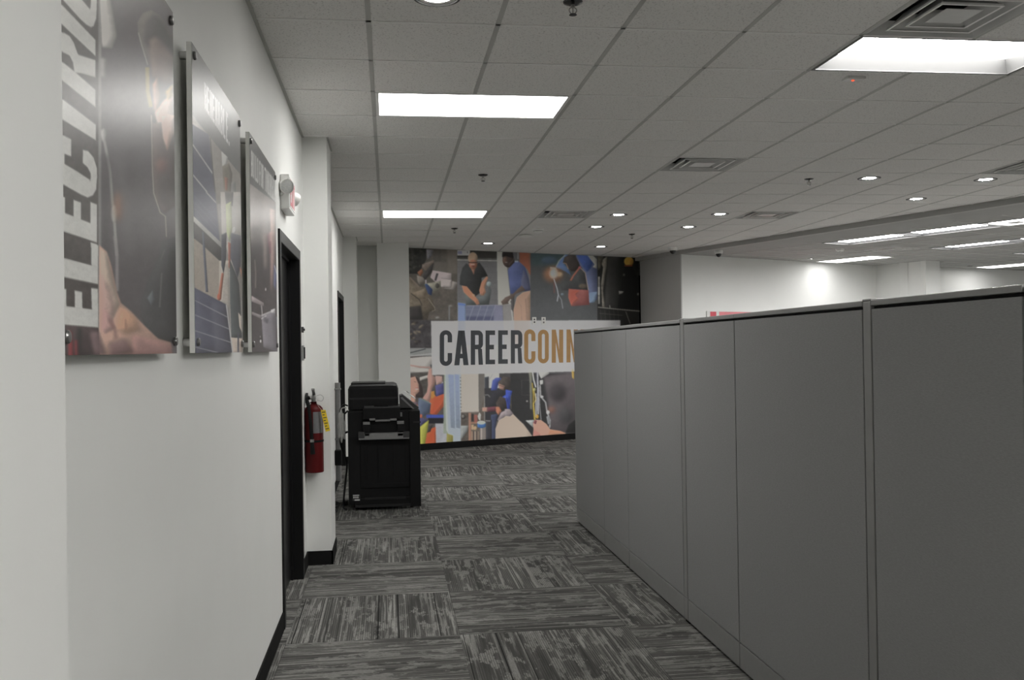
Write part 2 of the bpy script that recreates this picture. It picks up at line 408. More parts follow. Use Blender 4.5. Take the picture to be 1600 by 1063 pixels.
class Canvas:
    """an art board in its own drawing units, colours as sRGB 0..255"""
    def __init__(s, x0, y0, x1, y1, k, base):
        s.x0, s.y0, s.k = x0, y0, k
        s.w = int((x1 - x0) * k); s.h = int((y1 - y0) * k)
        s.a = np.empty((s.h, s.w, 3), np.float32); s.a[:] = base
        s.rs = np.random.RandomState(3); s.cv = lambda p: p
    def use(s, ox=0, oy=0, sc=1.0): s.cv = lambda p: (ox + p[0] / sc, oy + p[1] / sc)
    def _pts(s, pts): return np.array([((q[0] - s.x0) * s.k, (q[1] - s.y0) * s.k) for q in map(s.cv, pts)])
    def put(s, P, col, a=1.0, blur=0.0, tex=0.0):
        pad = int(3 * blur * s.k + 3)
        X0 = max(int(P[:, 0].min()) - pad, 0); X1 = min(int(P[:, 0].max()) + pad + 1, s.w)
        Y0 = max(int(P[:, 1].min()) - pad, 0); Y1 = min(int(P[:, 1].max()) + pad + 1, s.h)
        if X1 <= X0 or Y1 <= Y0: return
        gx = np.arange(X0, X1) + .5; gy = np.arange(Y0, Y1) + .5
        m = np.zeros((Y1 - Y0, X1 - X0), bool); GX = gx[None, :]
        n = len(P)
        for i in range(n):
            xa, ya = P[i]; xb, yb = P[(i + 1) % n]
            if ya == yb: continue
            rows = ((gy >= min(ya, yb)) & (gy < max(ya, yb)))
            if not rows.any(): continue
            xi = xa + (gy[rows] - ya) * (xb - xa) / (yb - ya)
            m[rows] ^= GX < xi[:, None]
        f = m.astype(np.float32)
        f = boxblur(f, max(blur * s.k, .5 * s.k * .6))
        c = np.array(col, np.float32)
        md = min(np.ptp(P[:, 0]), np.ptp(P[:, 1]))
        if tex > 0 and md > 6 * s.k / 3:                       # soft modelling of the pictured form
            r = max(2, int(md * .16)); g = boxblur(np.pad(f, r), r); e = g[:-2 * r, :-2 * r] - g[2 * r:, 2 * r:]
            c = c * (1 + .42 * np.clip(-e, -.8, .8) + .14 * (g[r:-r, r:-r] - .6))[..., None]
        f = (f * a)[..., None]
        if tex:
            c = c * (1 + abs(tex) * s.cloud(f.shape[:2]))[..., None]
        s.a[Y0:Y1, X0:X1] = s.a[Y0:Y1, X0:X1] * (1 - f) + c * f
    def cloud(s, shp):
        out = np.zeros(shp, np.float32)
        for q, am in ((26, .5), (11, .35), (5, .25)):
            gh, gw = shp[0] // q + 3, shp[1] // q + 3
            g = s.rs.uniform(-1, 1, (gh, gw)); y = np.arange(shp[0]) / q; x = np.arange(shp[1]) / q
            yi = y.astype(int); xi = x.astype(int); fy = (y - yi)[:, None]; fx = (x - xi)[None, :]
            fy = fy * fy * (3 - 2 * fy); fx = fx * fx * (3 - 2 * fx)
            out += am * (g[yi][:, xi] * (1 - fy) * (1 - fx) + g[yi + 1][:, xi] * fy * (1 - fx) + g[yi][:, xi + 1] * (1 - fy) * fx + g[yi + 1][:, xi + 1] * fy * fx)
        return out
    def p(s, pts, col, a=1.0, blur=0.0, tex=.06): s.put(s._pts(pts), col, a, blur, tex)
    def r(s, x0, y0, x1, y1, col, a=1.0, blur=0.0, tex=.06): s.p([(x0, y0), (x1, y0), (x1, y1), (x0, y1)], col, a, blur, -tex)
    def e(s, cx, cy, rx, ry, col, a=1.0, blur=0.0, tex=.06, rot=0):
        c, q = math.cos(math.radians(rot)), math.sin(math.radians(rot)); pts = []
        for i in range(28):
            u, v = rx * math.cos(2 * PI * i / 28), ry * math.sin(2 * PI * i / 28)
            pts.append((cx + u * c - v * q, cy + u * q + v * c))
        s.p(pts, col, a, blur, tex)
    def l(s, pts, w, col, a=1.0, blur=0.0):
        P = s._pts(pts); q0 = s._pts([(0, 0), (w, 0)]); w = abs(q0[1, 0] - q0[0, 0]) / 2
        L = []; R = []
        for i in range(len(P)):
            d = P[min(i + 1, len(P) - 1)] - P[max(i - 1, 0)]; d = d / (np.hypot(*d) + 1e-9); nn = np.array([-d[1], d[0]]) * w
            L.append(P[i] + nn); R.append(P[i] - nn)
        s.put(np.array(L + R[::-1]), col, a, blur, 0)
    def text(s, txt, quad, col, a=1.0, blur=0.0, gap=.07, w=.34):
        """txt set into the quadrilateral TL, TR, BR, BL"""
        ws = [.16 if c in ' .' else w for c in txt]; tot = sum(ws) + gap * (len(txt) - 1); x = 0
        TL, TR, BR, BL = [np.array(q, float) for q in quad]
        for c, cw in zip(txt, ws):
            for pc in glyph(c, w):
                pts = []
                for gx, gy in pc:
                    u = (x + gx) / tot; v = 1 - gy
                    pts.append((TL * (1 - u) + TR * u) * (1 - v) + (BL * (1 - u) + BR * u) * v)
                s.p(pts, col, a, blur, 0)
            x += cw + gap
    def finish(s, gain, cap=.86):
        s.a *= (1 + .045 * s.cloud(s.a.shape[:2]) + s.rs.normal(0, .035, s.a.shape[:2]))[..., None]
        c = np.clip(boxblur(s.a, 1), 0, 255) / 255
        m = c.max(axis=2, keepdims=True); t = np.clip((m - .2) / .45, 0, 1)        # tone the print down as large-format ink does
        g = c.mean(axis=2, keepdims=True)
        c = (g + (c - g) * (1 - .30 * t)) * (1 - .20 * t)
        c = np.where(c <= .04045, c / 12.92, ((c + .055) / 1.055) ** 2.4)
        c = c * gain; return c * np.minimum(1, cap / np.maximum(c.max(axis=2, keepdims=True), 1e-6))
def print_sheet(name, parent, o, uv, vv, nu, nv, cv, H, gain, material, off=(0, 0, 0)):
    """a finely divided sheet spanning o + u*uv + v*vv that carries the painted print in its vertex colours"""
    img = cv.finish(gain)
    o = Vector(o) - Vector(off); uv = Vector(uv); vv = Vector(vv)
    U, V = np.meshgrid(np.linspace(0, 1, nu), np.linspace(0, 1, nv)); U = U.ravel(); V = V.ravel()
    co = np.array(o)[None] + U[:, None] * np.array(uv)[None] + V[:, None] * np.array(vv)[None]
    art = hmap(H, np.c_[U, V])
    px = np.clip((art[:, 0] - cv.x0) * cv.k - .5, 0, cv.w - 1.001); py = np.clip((art[:, 1] - cv.y0) * cv.k - .5, 0, cv.h - 1.001)
    xi = px.astype(int); yi = py.astype(int); fx = (px - xi)[:, None]; fy = (py - yi)[:, None]
    c = img[yi, xi] * (1 - fx) * (1 - fy) + img[yi, xi + 1] * fx * (1 - fy) + img[yi + 1, xi] * (1 - fx) * fy + img[yi + 1, xi + 1] * fx * fy
    i = np.arange((nu - 1) * (nv - 1)); a = (i // (nu - 1)) * nu + i % (nu - 1)
    quads = np.c_[a, a + 1, a + nu + 1, a + nu].astype(np.int32)
    me = bpy.data.meshes.new(name)
    me.vertices.add(nu * nv); me.loops.add(quads.size); me.polygons.add(len(quads))
    me.vertices.foreach_set('co', co.astype(np.float32).ravel())
    me.loops.foreach_set('vertex_index', quads.ravel())
    me.polygons.foreach_set('loop_start', np.arange(0, quads.size, 4, dtype=np.int32))
    me.polygons.foreach_set('loop_total', np.full(len(quads), 4, np.int32))
    me.update(calc_edges=True)
    at = me.color_attributes.new('print', 'FLOAT_COLOR', 'POINT')
    at.data.foreach_set('color', np.c_[c, np.ones(len(c))].astype(np.float32).ravel())
    me.materials.append(material)
    ob = bpy.data.objects.new(name, me); COL.objects.link(ob)
    if parent: ob.parent = parent
    return ob

def paint_mural():
    C = Canvas(630, 375, 1010, 702, 3, (58, 56, 54))
    # --- welder in a mask writing on paper
    C.use(635, 380, 8.856)
    C.r(0, 40, 715, 1500, (66, 62, 58), tex=.18)
    C.r(370, 60, 480, 270, (60, 56, 53), blur=1); C.r(565, 60, 700, 420, (84, 79, 73), blur=1.2); C.r(380, 255, 560, 400, (76, 72, 68), blur=1)
    C.p([(0, 40), (275, 60), (270, 230), (215, 330), (150, 420), (30, 420)], (29, 29, 27), tex=.5)
    for i in range(26):
        C.e(40 + C.rs.rand() * 200, 60 + C.rs.rand() * 330, 8 + C.rs.rand() * 22, 6 + C.rs.rand() * 14, (52, 52, 46) if i % 2 else (18, 18, 17), .7, .6, rot=C.rs.rand() * 180)
    C.p([(275, 85), (370, 95), (355, 170), (290, 225)], (98, 98, 104), blur=.5, tex=.25)
    C.p([(365, 375), (620, 415), (620, 610), (470, 600), (330, 470)], (152, 139, 142))
    C.p([(480, 500), (620, 505), (620, 610), (475, 600)], (168, 158, 157)); C.l([(480, 480), (620, 502)], 5, (100, 92, 94))
    C.p([(470, 618), (660, 645), (715, 545), (632, 520), (622, 612)], (108, 102, 99), blur=.4)
    C.p([(215, 290), (380, 230), (375, 300), (290, 390), (215, 340)], (92, 80, 72), tex=.3)
    C.p([(150, 400), (215, 350), (230, 400), (190, 460)], (118, 72, 50), blur=.4)
    C.p([(310, 330), (380, 262), (350, 400), (260, 505), (220, 480), (250, 400)], (40, 38, 38), tex=.3)
    C.p([(145, 440), (230, 470), (265, 530), (180, 575), (150, 520)], (104, 98, 92), blur=.4)
    C.p([(385, 510), (410, 410), (445, 415), (410, 520)], (46, 44, 46))
    C.p([(250, 560), (400, 535), (475, 515), (475, 620), (380, 690), (280, 640)], (112, 110, 98), tex=.2)
    C.e(425, 585, 28, 36, (52, 50, 47), blur=.4); C.l([(268, 505), (268, 555)], 14, (170, 165, 170))
    C.p([(30, 450), (170, 600), (250, 600), (340, 730), (400, 900), (390, 945), (320, 945), (290, 1063), (20, 1063)], (82, 74, 64), tex=.25)
    C.p([(60, 690), (200, 645), (262, 615), (262, 770), (180, 770)], (104, 92, 78), tex=.25)
    C.l([(45, 470), (175, 605)], 22, (104, 92, 82)); C.l([(60, 690), (180, 780), (215, 860)], 14, (44, 40, 38), .8, .4)
    C.p([(250, 565), (285, 558), (362, 640), (345, 722), (300, 700)], (38, 50, 80))
    C.p([(20, 880), (200, 860), (230, 1063), (20, 1063)], (38, 36, 36), blur=1)
    C.l([(300, 760), (390, 890), (395, 925), (350, 942)], 9, (130, 124, 112), .8)
    C.r(582, 870, 602, 1200, (92, 94, 94), blur=.3); C.e(430, 1030, 30, 14, (110, 108, 106), blur=.6); C.e(612, 868, 30, 12, (100, 98, 96), blur=.5)
    C.r(20, 1063, 715, 1470, (46, 44, 46), tex=.3, blur=1)
    for i in range(16): C.e(50 + C.rs.rand() * 160, 1080 + C.rs.rand() * 330, 12 + C.rs.rand() * 44, 6 + C.rs.rand() * 10, (112, 100, 84) if i % 3 else (30, 28, 27), .6, .6, rot=-60 + C.rs.rand() * 120)
    # --- two men kneeling over a solar panel
    C.use(710, 380, 8.176)
    C.r(36, 60, 972, 1320, (84, 84, 86), tex=.03)
    for k in range(9): C.l([(36, 300 + 70 * k), (545, 300 + 70 * k)], 4, (76, 76, 78))
    C.r(36, 60, 545, 205, (40, 39, 38)); C.r(36, 85, 195, 152, (186, 186, 188)); C.r(40, 98, 95, 135, (120, 122, 150), blur=.3); C.r(160, 100, 172, 125, (60, 60, 62))
    C.l([(36, 208), (545, 222)], 12, (150, 150, 148)); C.l([(36, 190), (545, 196)], 6, (96, 96, 94))
    C.p([(540, 60), (645, 60), (722, 785), (556, 785)], (174, 174, 168), tex=-.02); C.r(735, 60, 832, 235, (70, 70, 73)); C.l([(812, 60), (812, 200)], 8, (140, 140, 140))
    C.p([(828, 60), (975, 60), (975, 420), (930, 330), (832, 240)], (138, 72, 48), tex=-.05)
    C.p([(45, 760), (142, 772), (150, 1300), (48, 1300)], (124, 150, 204)); C.p([(45, 760), (142, 775), (142, 800), (45, 790)], (92, 128, 212), blur=.3)
    C.p([(148, 795), (520, 785), (612, 800), (622, 990), (700, 1300), (148, 1300)], (88, 93, 118), tex=-.05); C.p([(515, 790), (612, 800), (622, 990), (498, 990)], (106, 108, 134), tex=-.04)
    C.r(150, 935, 498, 990, (62, 66, 92), blur=.5)
    for k in range(4): C.l([(245 + 92 * k, 800), (180 + 92 * k, 990)], 5, (140, 145, 160))
    C.l([(150, 797), (615, 790)], 5, (150, 152, 166))
    for yy in (850, 905): C.l([(150, yy), (515, yy)], 3, (128, 132, 150), .7)
    C.p([(615, 780), (725, 775), (760, 1300), (640, 1300)], (118, 116, 116), tex=-.04); C.l([(722, 760), (745, 990), (770, 1300)], 12, (196, 194, 190))
    C.p([(130, 620), (250, 690), (330, 680), (400, 640), (450, 545), (472, 600), (440, 785), (148, 792)], (66, 70, 71), blur=.3)
    C.e(440, 520, 31, 33, (122, 134, 136))
    C.p([(150, 255), (100, 315), (72, 420), (66, 528), (130, 552), (200, 620), (250, 690), (330, 630), (350, 540), (345, 440), (425, 418), (382, 330), (318, 240), (240, 300)], (36, 37, 38), tex=.1)
    C.p([(203, 300), (272, 300), (246, 400)], (142, 98, 80)); C.e(235, 188, 61, 74, (170, 142, 116)); C.e(238, 268, 52, 62, (152, 96, 74), blur=.3)
    C.l([(178, 243), (300, 243)], 13, (52, 42, 40)); C.r(205, 262, 255, 274, (196, 168, 152), blur=.2); C.e(240, 292, 20, 9, (110, 52, 46), blur=.2)
    C.p([(95, 542), (158, 552), (242, 652), (302, 722), (320, 772), (285, 786), (250, 742), (178, 682), (120, 622)], (206, 130, 94)); C.p([(232, 645), (262, 660), (250, 690), (225, 665)], (216, 166, 128))
    C.p([(345, 500), (412, 420), (429, 440), (402, 510), (386, 570), (400, 622), (370, 668), (330, 660), (318, 600)], (198, 132, 98)); C.l([(345, 620), (340, 664)], 6, (120, 70, 60)); C.l([(368, 620), (366, 660)], 6, (120, 70, 60))
    C.p([(682, 345), (742, 228), (822, 230), (902, 300), (948, 450), (972, 605), (860, 612), (760, 642), (718, 652), (702, 520)], (58, 70, 118)); C.p([(880, 330), (945, 450), (972, 605), (850, 610), (850, 480)], (60, 64, 88), blur=.8)
    C.r(768, 224, 812, 240, (170, 190, 215), blur=.2)
    C.e(682, 205, 70, 102, (50, 40, 37)); C.p([(606, 175), (610, 110), (660, 85), (740, 95), (757, 190), (700, 175), (655, 160)], (27, 23, 23)); C.e(645, 215, 28, 40, (82, 62, 54), blur=.5); C.e(660, 242, 18, 7, (120, 110, 104), blur=.3); C.p([(690, 260), (760, 190), (770, 240), (700, 310)], (44, 36, 34))
    C.p([(712, 640), (765, 650), (760, 890), (722, 840)], (58, 56, 57))
    C.p([(795, 690), (870, 630), (970, 603), (970, 1300), (770, 1300), (755, 850)], (178, 138, 112)); C.l([(800, 720), (850, 800), (860, 990)], 14, (146, 108, 88), .8, .6); C.l([(905, 700), (930, 990)], 16, (140, 104, 86), .8, .6)
    C.p([(858, 535), (905, 600), (785, 645), (692, 772), (612, 785), (594, 745), (648, 690), (742, 650)], (76, 64, 58)); C.l([(690, 760), (720, 715)], 14, (206, 204, 198))
    # --- welding arc
    C.use(825, 380, 7.594)
    C.r(28, 60, 822, 1300, (56, 58, 60), tex=.06); C.r(28, 60, 480, 260, (50, 66, 70), .8, 2.5); C.e(250, 200, 90, 40, (62, 80, 104), .7, 2)
    C.p([(560, 120), (690, 120), (800, 180), (822, 300), (822, 660), (770, 706), (722, 702), (715, 560), (690, 420), (640, 290), (600, 250)], (78, 88, 124), tex=.08)
    C.p([(565, 120), (690, 122), (775, 215), (745, 290), (700, 340), (640, 262)], (56, 86, 168), blur=.5, tex=.15); C.p([(690, 122), (765, 140), (816, 190), (816, 300), (765, 280), (790, 250), (740, 190)], (164, 164, 158), blur=.3)
    C.p([(728, 590), (820, 575), (790, 695), (722, 706)], (126, 158, 196), blur=.6)
    C.p([(325, 285), (395, 180), (440, 130), (490, 135), (420, 228), (478, 305), (506, 375), (400, 312)], (86, 122, 180), blur=.3); C.l([(330, 280), (368, 205), (440, 138)], 12, (160, 172, 176), .9, .2)
    C.p([(412, 232), (428, 165), (480, 135), (545, 140), (600, 220), (622, 285), (560, 332), (512, 332), (480, 300), (458, 238)], (52, 47, 45), tex=.1)
    C.l([(420, 232), (452, 240), (478, 305)], 10, (168, 128, 108))
    C.p([(318, 290), (440, 330), (510, 382), (600, 288), (680, 340), (716, 560), (490, 558), (400, 560), (360, 440)], (50, 51, 52), tex=.1); C.e(650, 510, 50, 30, (84, 72, 60), .7, 1)
    C.p([(495, 442), (530, 380), (600, 288), (618, 294), (542, 392), (516, 442)], (200, 106, 82)); C.e(613, 288, 16, 15, (196, 84, 96)); C.l([(622, 290), (678, 350), (716, 560)], 9, (168, 150, 138))
    C.p([(484, 540), (716, 555), (728, 730), (512, 746), (480, 640)], (136, 66, 62), blur=.2); C.p([(484, 545), (605, 560), (566, 620), (602, 664), (512, 738), (480, 640)], (222, 92, 70), blur=.3)
    C.e(300, 370, 110, 90, (156, 98, 62), .75, 4); C.e(375, 370, 34, 26, (226, 196, 150), .8, 1.2); C.e(305, 358, 46, 58, (255, 250, 238), 1, 1.6); C.l([(262, 290), (330, 300)], 18, (250, 244, 232), .8, .8)
    C.l([(305, 420), (345, 540), (358, 610), (345, 690)], 9, (196, 202, 212), .9, .2); C.l([(358, 610), (395, 670), (412, 775)], 6, (180, 184, 194), .8, .2); C.e(405, 605, 18, 14, (120, 140, 160), .6, .6)
    C.l([(310, 470), (310, 590)], 12, (120, 60, 56), .6, .8)
    # --- night roof with helmeted worker
    C.r(822, 60, 1330, 1300, (19, 19, 18), tex=.2); C.p([(940, 150), (1100, 150), (1085, 790), (905, 770)], (34, 34, 33), blur=1.5)
    C.p([(862, 210), (940, 150), (930, 280), (890, 560), (912, 762), (880, 756), (866, 480), (890, 290)], (94, 90, 82), tex=.35); C.p([(826, 140), (900, 150), (860, 300), (828, 320)], (58, 56, 50), tex=.5)
    C.r(830, 395, 850, 720, (132, 132, 128), tex=.4, blur=.2); C.r(830, 520, 848, 610, (196, 196, 194), blur=.2)
    C.e(1195, 215, 54, 54, (206, 158, 42)); C.e(1225, 220, 22, 40, (150, 96, 28), .8, .8); C.r(1145, 255, 1235, 274, (96, 44, 24), blur=.3)
    C.p([(1150, 275), (1240, 275), (1310, 420), (1310, 790), (1060, 780), (1110, 450)], (11, 11, 11)); C.p([(1075, 565), (1135, 570), (1120, 595), (1080, 605)], (112, 110, 106), blur=.2); C.e(1138, 375, 14, 16, (70, 68, 64), .8, .5); C.e(1305, 605, 12, 18, (90, 88, 86), .8, .4)
    C.l([(828, 758), (1060, 782), (1330, 806)], 9, (134, 132, 124)); C.l([(1158, 808), (1212, 960)], 7, (96, 94, 88)); C.l([(845, 830), (1120, 855)], 7, (62, 60, 56), .9, .3)
    for k in range(5): C.l([(858 + 52 * k, 790), (870 + 52 * k, 960)], 5, (50, 48, 45), .9, .3)
    C.l([(968, 735), (972, 770)], 8, (150, 148, 140))
    # --- mechanic under a vehicle
    C.use(635, 500, 5.316)
    C.r(0, 234, 330, 1100, (60, 56, 54), tex=.12)
    C.r(0, 234, 330, 300, (112, 114, 114), tex=.12); C.l([(20, 275), (160, 240)], 8, (34, 36, 38)); C.l([(20, 300), (215, 280), (330, 240)], 10, (150, 150, 150), .9, .4)
    C.p([(0, 320), (120, 308), (215, 302), (210, 400), (120, 430), (0, 455)], (166, 162, 158), blur=.3); C.l([(30, 376), (120, 392), (205, 394)], 11, (156, 112, 102), .9, .4); C.e(120, 420, 90, 16, (196, 192, 186), .7, .8)
    C.r(0, 440, 330, 640, (56, 53, 51), blur=.8, tex=.25); C.p([(110, 478), (180, 458), (182, 480), (112, 505)], (176, 172, 166))
    C.p([(22, 450), (92, 478), (132, 560), (142, 645), (92, 645), (20, 640)], (46, 37, 36), tex=.2)
    C.p([(22, 485), (72, 470), (100, 532), (106, 592), (84, 616), (22, 622)], (206, 150, 128)); C.p([(22, 612), (76, 612), (74, 690), (22, 690)], (186, 136, 116)); C.e(84, 574, 14, 5, (236, 226, 220), blur=.1); C.l([(70, 566), (98, 566)], 4, (150, 70, 66)); C.l([(60, 512), (80, 516)], 5, (70, 46, 42)); C.l([(88, 530), (98, 550)], 4, (176, 118, 98))
    C.p([(20, 690), (90, 680), (110, 740), (20, 740)], (70, 58, 66)); C.p([(60, 705), (92, 705), (110, 742), (70, 742)], (214, 104, 48))
    C.p([(175, 470), (186, 410), (208, 398), (216, 460), (240, 478), (236, 532), (212, 572), (196, 692), (134, 652), (170, 600), (180, 540)], (166, 122, 110)); C.l([(208, 398), (205, 370)], 12, (40, 40, 40)); C.l([(222, 470), (222, 520)], 6, (128, 90, 84), .8)
    C.p([(240, 465), (296, 468), (302, 520), (248, 540)], (176, 138, 130)); C.e(275, 505, 30, 28, (140, 130, 140), .0); C.l([(250, 545), (285, 548), (302, 515)], 8, (150, 156, 170))
    C.p([(238, 545), (305, 525), (318, 612), (250, 642)], (56, 56, 100)); C.p([(212, 590), (245, 640), (318, 612), (320, 702), (250, 788), (198, 782), (194, 690)], (226, 84, 42)); C.p([(205, 600), (230, 590), (235, 640), (205, 660)], (230, 150, 50), blur=.3)
    C.p([(100, 648), (206, 692), (196, 765), (130, 812), (95, 740)], (62, 72, 90)); C.l([(110, 650), (205, 695)], 10, (96, 112, 110), .8)
    C.r(165, 788, 330, 816, (44, 66, 172)); C.r(180, 816, 330, 862, (18, 18, 22)); C.r(240, 862, 335, 1060, (150, 152, 160)); C.l([(330, 862), (335, 1040)], 4, (110, 110, 112))
    for yy in range(890, 1010, 16): C.l([(252, yy), (300, yy + 2)], 3, (120, 122, 130), .7)
    C.p([(100, 800), (185, 835), (110, 900)], (52, 52, 80)); C.p([(112, 890), (185, 832), (172, 940), (150, 1060), (112, 1060)], (150, 150, 46)); C.p([(170, 945), (205, 905), (242, 890), (246, 1045), (152, 1060)], (224, 82, 36)); C.p([(185, 880), (220, 870), (200, 930), (172, 940)], (40, 38, 38)); C.e(122, 800, 10, 16, (210, 90, 50), .9, .4)
    # --- condenser louvers
    C.use(690, 570, 8.176)
    C.r(36, 0, 250, 1100, (168, 182, 196), tex=.03); C.p([(30, 0), (46, 0), (62, 830), (90, 890), (150, 910), (150, 1060), (20, 1060)], (122, 132, 120), tex=-.03); C.p([(46, 0), (85, 860), (110, 890), (62, 840), (44, 400)], (196, 206, 206), tex=-.02)
    C.r(20, 880, 65, 1060, (150, 152, 160)); C.p([(66, 880), (150, 905), (146, 1060), (60, 1060)], (112, 106, 50))
    C.p([(88, 862), (160, 900), (245, 912), (250, 1060), (148, 1060), (148, 905)], (178, 192, 204))
    for k in range(40):
        y = 120 + 17.2 * k; f = k / 39; c = tuple(int(a * (1 - f) + b * f) for a, b in zip((92, 116, 176), (44, 54, 74)))
        for xa, xb in ((84 + 30 * f, 155 + 18 * f), (166 + 16 * f, 222 + 16 * f)):
            C.p([(xa, y), (xb, y + 14), (xb, y + 23), (xa, y + 9)], c, tex=0)
    # --- boiler and fitters
    C.r(244, 0, 910, 1100, (70, 64, 59), tex=.2)
    C.p([(244, 0), (470, 0), (474, 605), (246, 612)], (172, 164, 154), tex=-.02); C.l([(246, 610), (474, 604)], 9, (112, 104, 98))
    for k in range(11): C.e(238 + k * .8, 165 + 42 * k, 6, 8, (36, 36, 40), blur=.1)
    C.p([(470, 0), (548, 0), (548, 380), (505, 540), (476, 602)], (84, 80, 77), tex=-.05)
    for k in range(22): C.l([(472, 130 + 20 * k), (540, 112 + 20 * k)], 6, (64, 61, 58), .8)
    C.r(548, 0, 760, 300, (170, 170, 168)); C.p([(548, 160), (602, 150), (602, 330), (548, 330)], (38, 40, 45)); C.l([(740, 0), (745, 200)], 10, (50, 52, 56)); C.l([(600, 200), (690, 60)], 6, (120, 120, 122)); C.r(735, 100, 910, 180, (44, 43, 44))
    C.r(548, 300, 910, 720, (34, 34, 37), blur=.6); C.l([(545, 400), (548, 720)], 12, (112, 110, 106)); C.l([(548, 388), (590, 384), (625, 420), (642, 480)], 12, (92, 92, 92))
    C.p([(628, 330), (650, 200), (690, 168), (755, 165), (762, 205), (720, 260), (700, 340)], (44, 58, 130)); C.p([(718, 230), (785, 150), (870, 158), (890, 300), (800, 335), (740, 305)], (46, 41, 38), tex=.2); C.p([(726, 240), (806, 272), (790, 322), (738, 308)], (138, 100, 86)); C.l([(735, 262), (800, 282)], 10, (60, 46, 44), .8)
    C.p([(628, 330), (740, 320), (830, 340), (760, 560), (600, 560)], (26, 26, 30)); C.p([(770, 415), (885, 340), (892, 380), (862, 560), (846, 480)], (36, 62, 172)); C.e(815, 415, 10, 9, (120, 140, 230))
    C.p([(690, 490), (745, 400), (845, 440), (862, 545), (770, 590), (705, 560)], (40, 35, 33), tex=.2); C.p([(580, 545), (695, 533), (700, 592), (582, 602)], (80, 44, 52)); C.p([(520, 548), (582, 545), (580, 602), (522, 596)], (188, 140, 122)); C.p([(692, 540), (735, 540), (765, 592), (722, 645), (696, 600)], (176, 102, 72), blur=.3)
    C.p([(630, 640), (715, 630), (690, 800), (690, 960), (635, 960)], (42, 48, 68), blur=.3); C.p([(565, 720), (640, 700), (640, 960), (565, 960)], (38, 38, 42), blur=.4)
    C.p([(712, 705), (758, 612), (850, 565), (910, 585), (910, 650), (800, 665), (730, 725)], (120, 108, 111)); C.p([(690, 1060), (690, 820), (732, 712), (830, 655), (910, 645), (910, 1060)], (182, 162, 144), tex=.03); C.l([(830, 760), (845, 960)], 9, (150, 132, 118), .7, .4)
    C.r(246, 614, 345, 960, (62, 57, 53), tex=.35); C.e(272, 662, 30, 34, (40, 38, 38)); C.e(272, 662, 20, 23, (88, 84, 80)); C.p([(246, 780), (340, 780), (330, 850), (246, 960)], (112, 116, 116), blur=.4)
    C.r(344, 615, 374, 1060, (150, 104, 84)); C.r(378, 630, 410, 720, (34, 32, 32), blur=.3); C.r(415, 640, 455, 740, (138, 76, 66), blur=.4); C.r(374, 735, 450, 752, (160, 110, 86)); C.p([(462, 660), (482, 612), (502, 640), (494, 720), (474, 700)], (202, 200, 194)); C.e(428, 812, 20, 24, (196, 164, 116), blur=.3); C.r(380, 765, 410, 830, (180, 150, 110), blur=.4)
    for k, cc in enumerate(((150, 120, 96), (60, 54, 52), (168, 150, 130), (70, 60, 56), (120, 104, 90))): C.r(380 + 20 * k, 850, 394 + 20 * k, 1060, cc, blur=.2)
    C.r(488, 790, 562, 1060, (104, 97, 93)); C.r(500, 800, 514, 1060, (160, 150, 144), blur=.3); C.p([(455, 745), (562, 745), (560, 798), (510, 812), (460, 800)], (40, 92, 164)); C.e(507, 742, 52, 23, (206, 212, 206)); C.l([(560, 715), (620, 720)], 9, (120, 120, 118))
    # --- wiring beside a dark head, a hand with a blade
    C.use(790, 570, 8.5)
    C.r(62, 60, 1900, 1200, (26, 26, 27), tex=.12); C.r(62, -200, 960, 112, (60, 60, 62))
    C.l([(210, 206), (320, 204)], 4, (58, 57, 55)); C.l([(212, 206), (214, 404)], 4, (58, 57, 55)); C.l([(214, 404), (320, 402)], 4, (58, 57, 55)); C.e(285, 486, 14, 12, (110, 110, 108), blur=.3)
    C.p([(0, 330), (85, 350), (70, 420), (20, 500), (0, 470)], (36, 62, 172)); C.p([(0, 430), (20, 440), (60, 590), (20, 590)], (30, 44, 120)); C.l([(68, 400), (70, 590)], 6, (86, 82, 66))
    C.p([(300, 60), (352, 60), (352, 600), (326, 590), (318, 200)], (90, 90, 80), blur=.8)
    C.p([(500, 160), (920, 90), (1900, 100), (1900, 1000), (600, 960), (560, 500)], (50, 46, 48), blur=2); C.e(690, 370, 110, 120, (31, 29, 31), .9, 4); C.e(610, 600, 46, 40, (112, 70, 56), .8, 3); C.e(800, 680, 100, 110, (39, 39, 40), .9, 4)
    C.p([(795, 905), (835, 800), (918, 735), (1100, 760), (1100, 905)], (14, 14, 14), blur=.5)
    C.p([(430, -20), (540, 0), (572, 60), (575, 118), (470, 186), (440, 120)], (192, 192, 190), blur=.4); C.p([(452, 210), (494, 202), (496, 256), (458, 268)], (186, 186, 184))
    C.l([(418, -60), (428, 300), (430, 660)], 18, (168, 170, 176)); C.l([(400, 100), (404, 280)], 10, (52, 52, 66)); C.l([(352, 60), (372, 200), (400, 300)], 15, (206, 208, 206)); C.l([(440, 300), (452, 560), (470, 735)], 9, (140, 140, 142)); C.l([(402, 380), (405, 700)], 14, (176, 178, 184))
    C.l([(352, 240), (368, 400), (366, 560), (382, 735)], 11, (196, 164, 40)); C.l([(372, 330), (398, 460), (372, 520), (392, 730)], 9, (222, 190, 60)); C.e(420, 690, 18, 26, (214, 150, 30)); C.e(382, 330, 18, 22, (160, 160, 96), .8, .4)
    C.l([(456, 270), (464, 420), (530, 500), (548, 620), (588, 740), (584, 840)], 18, (138, 138, 140)); C.e(482, 428, 20, 18, (176, 176, 178)); C.e(562, 634, 22, 26, (190, 190, 190)); C.p([(540, 690), (580, 680), (590, 800), (560, 790)], (104, 106, 110))
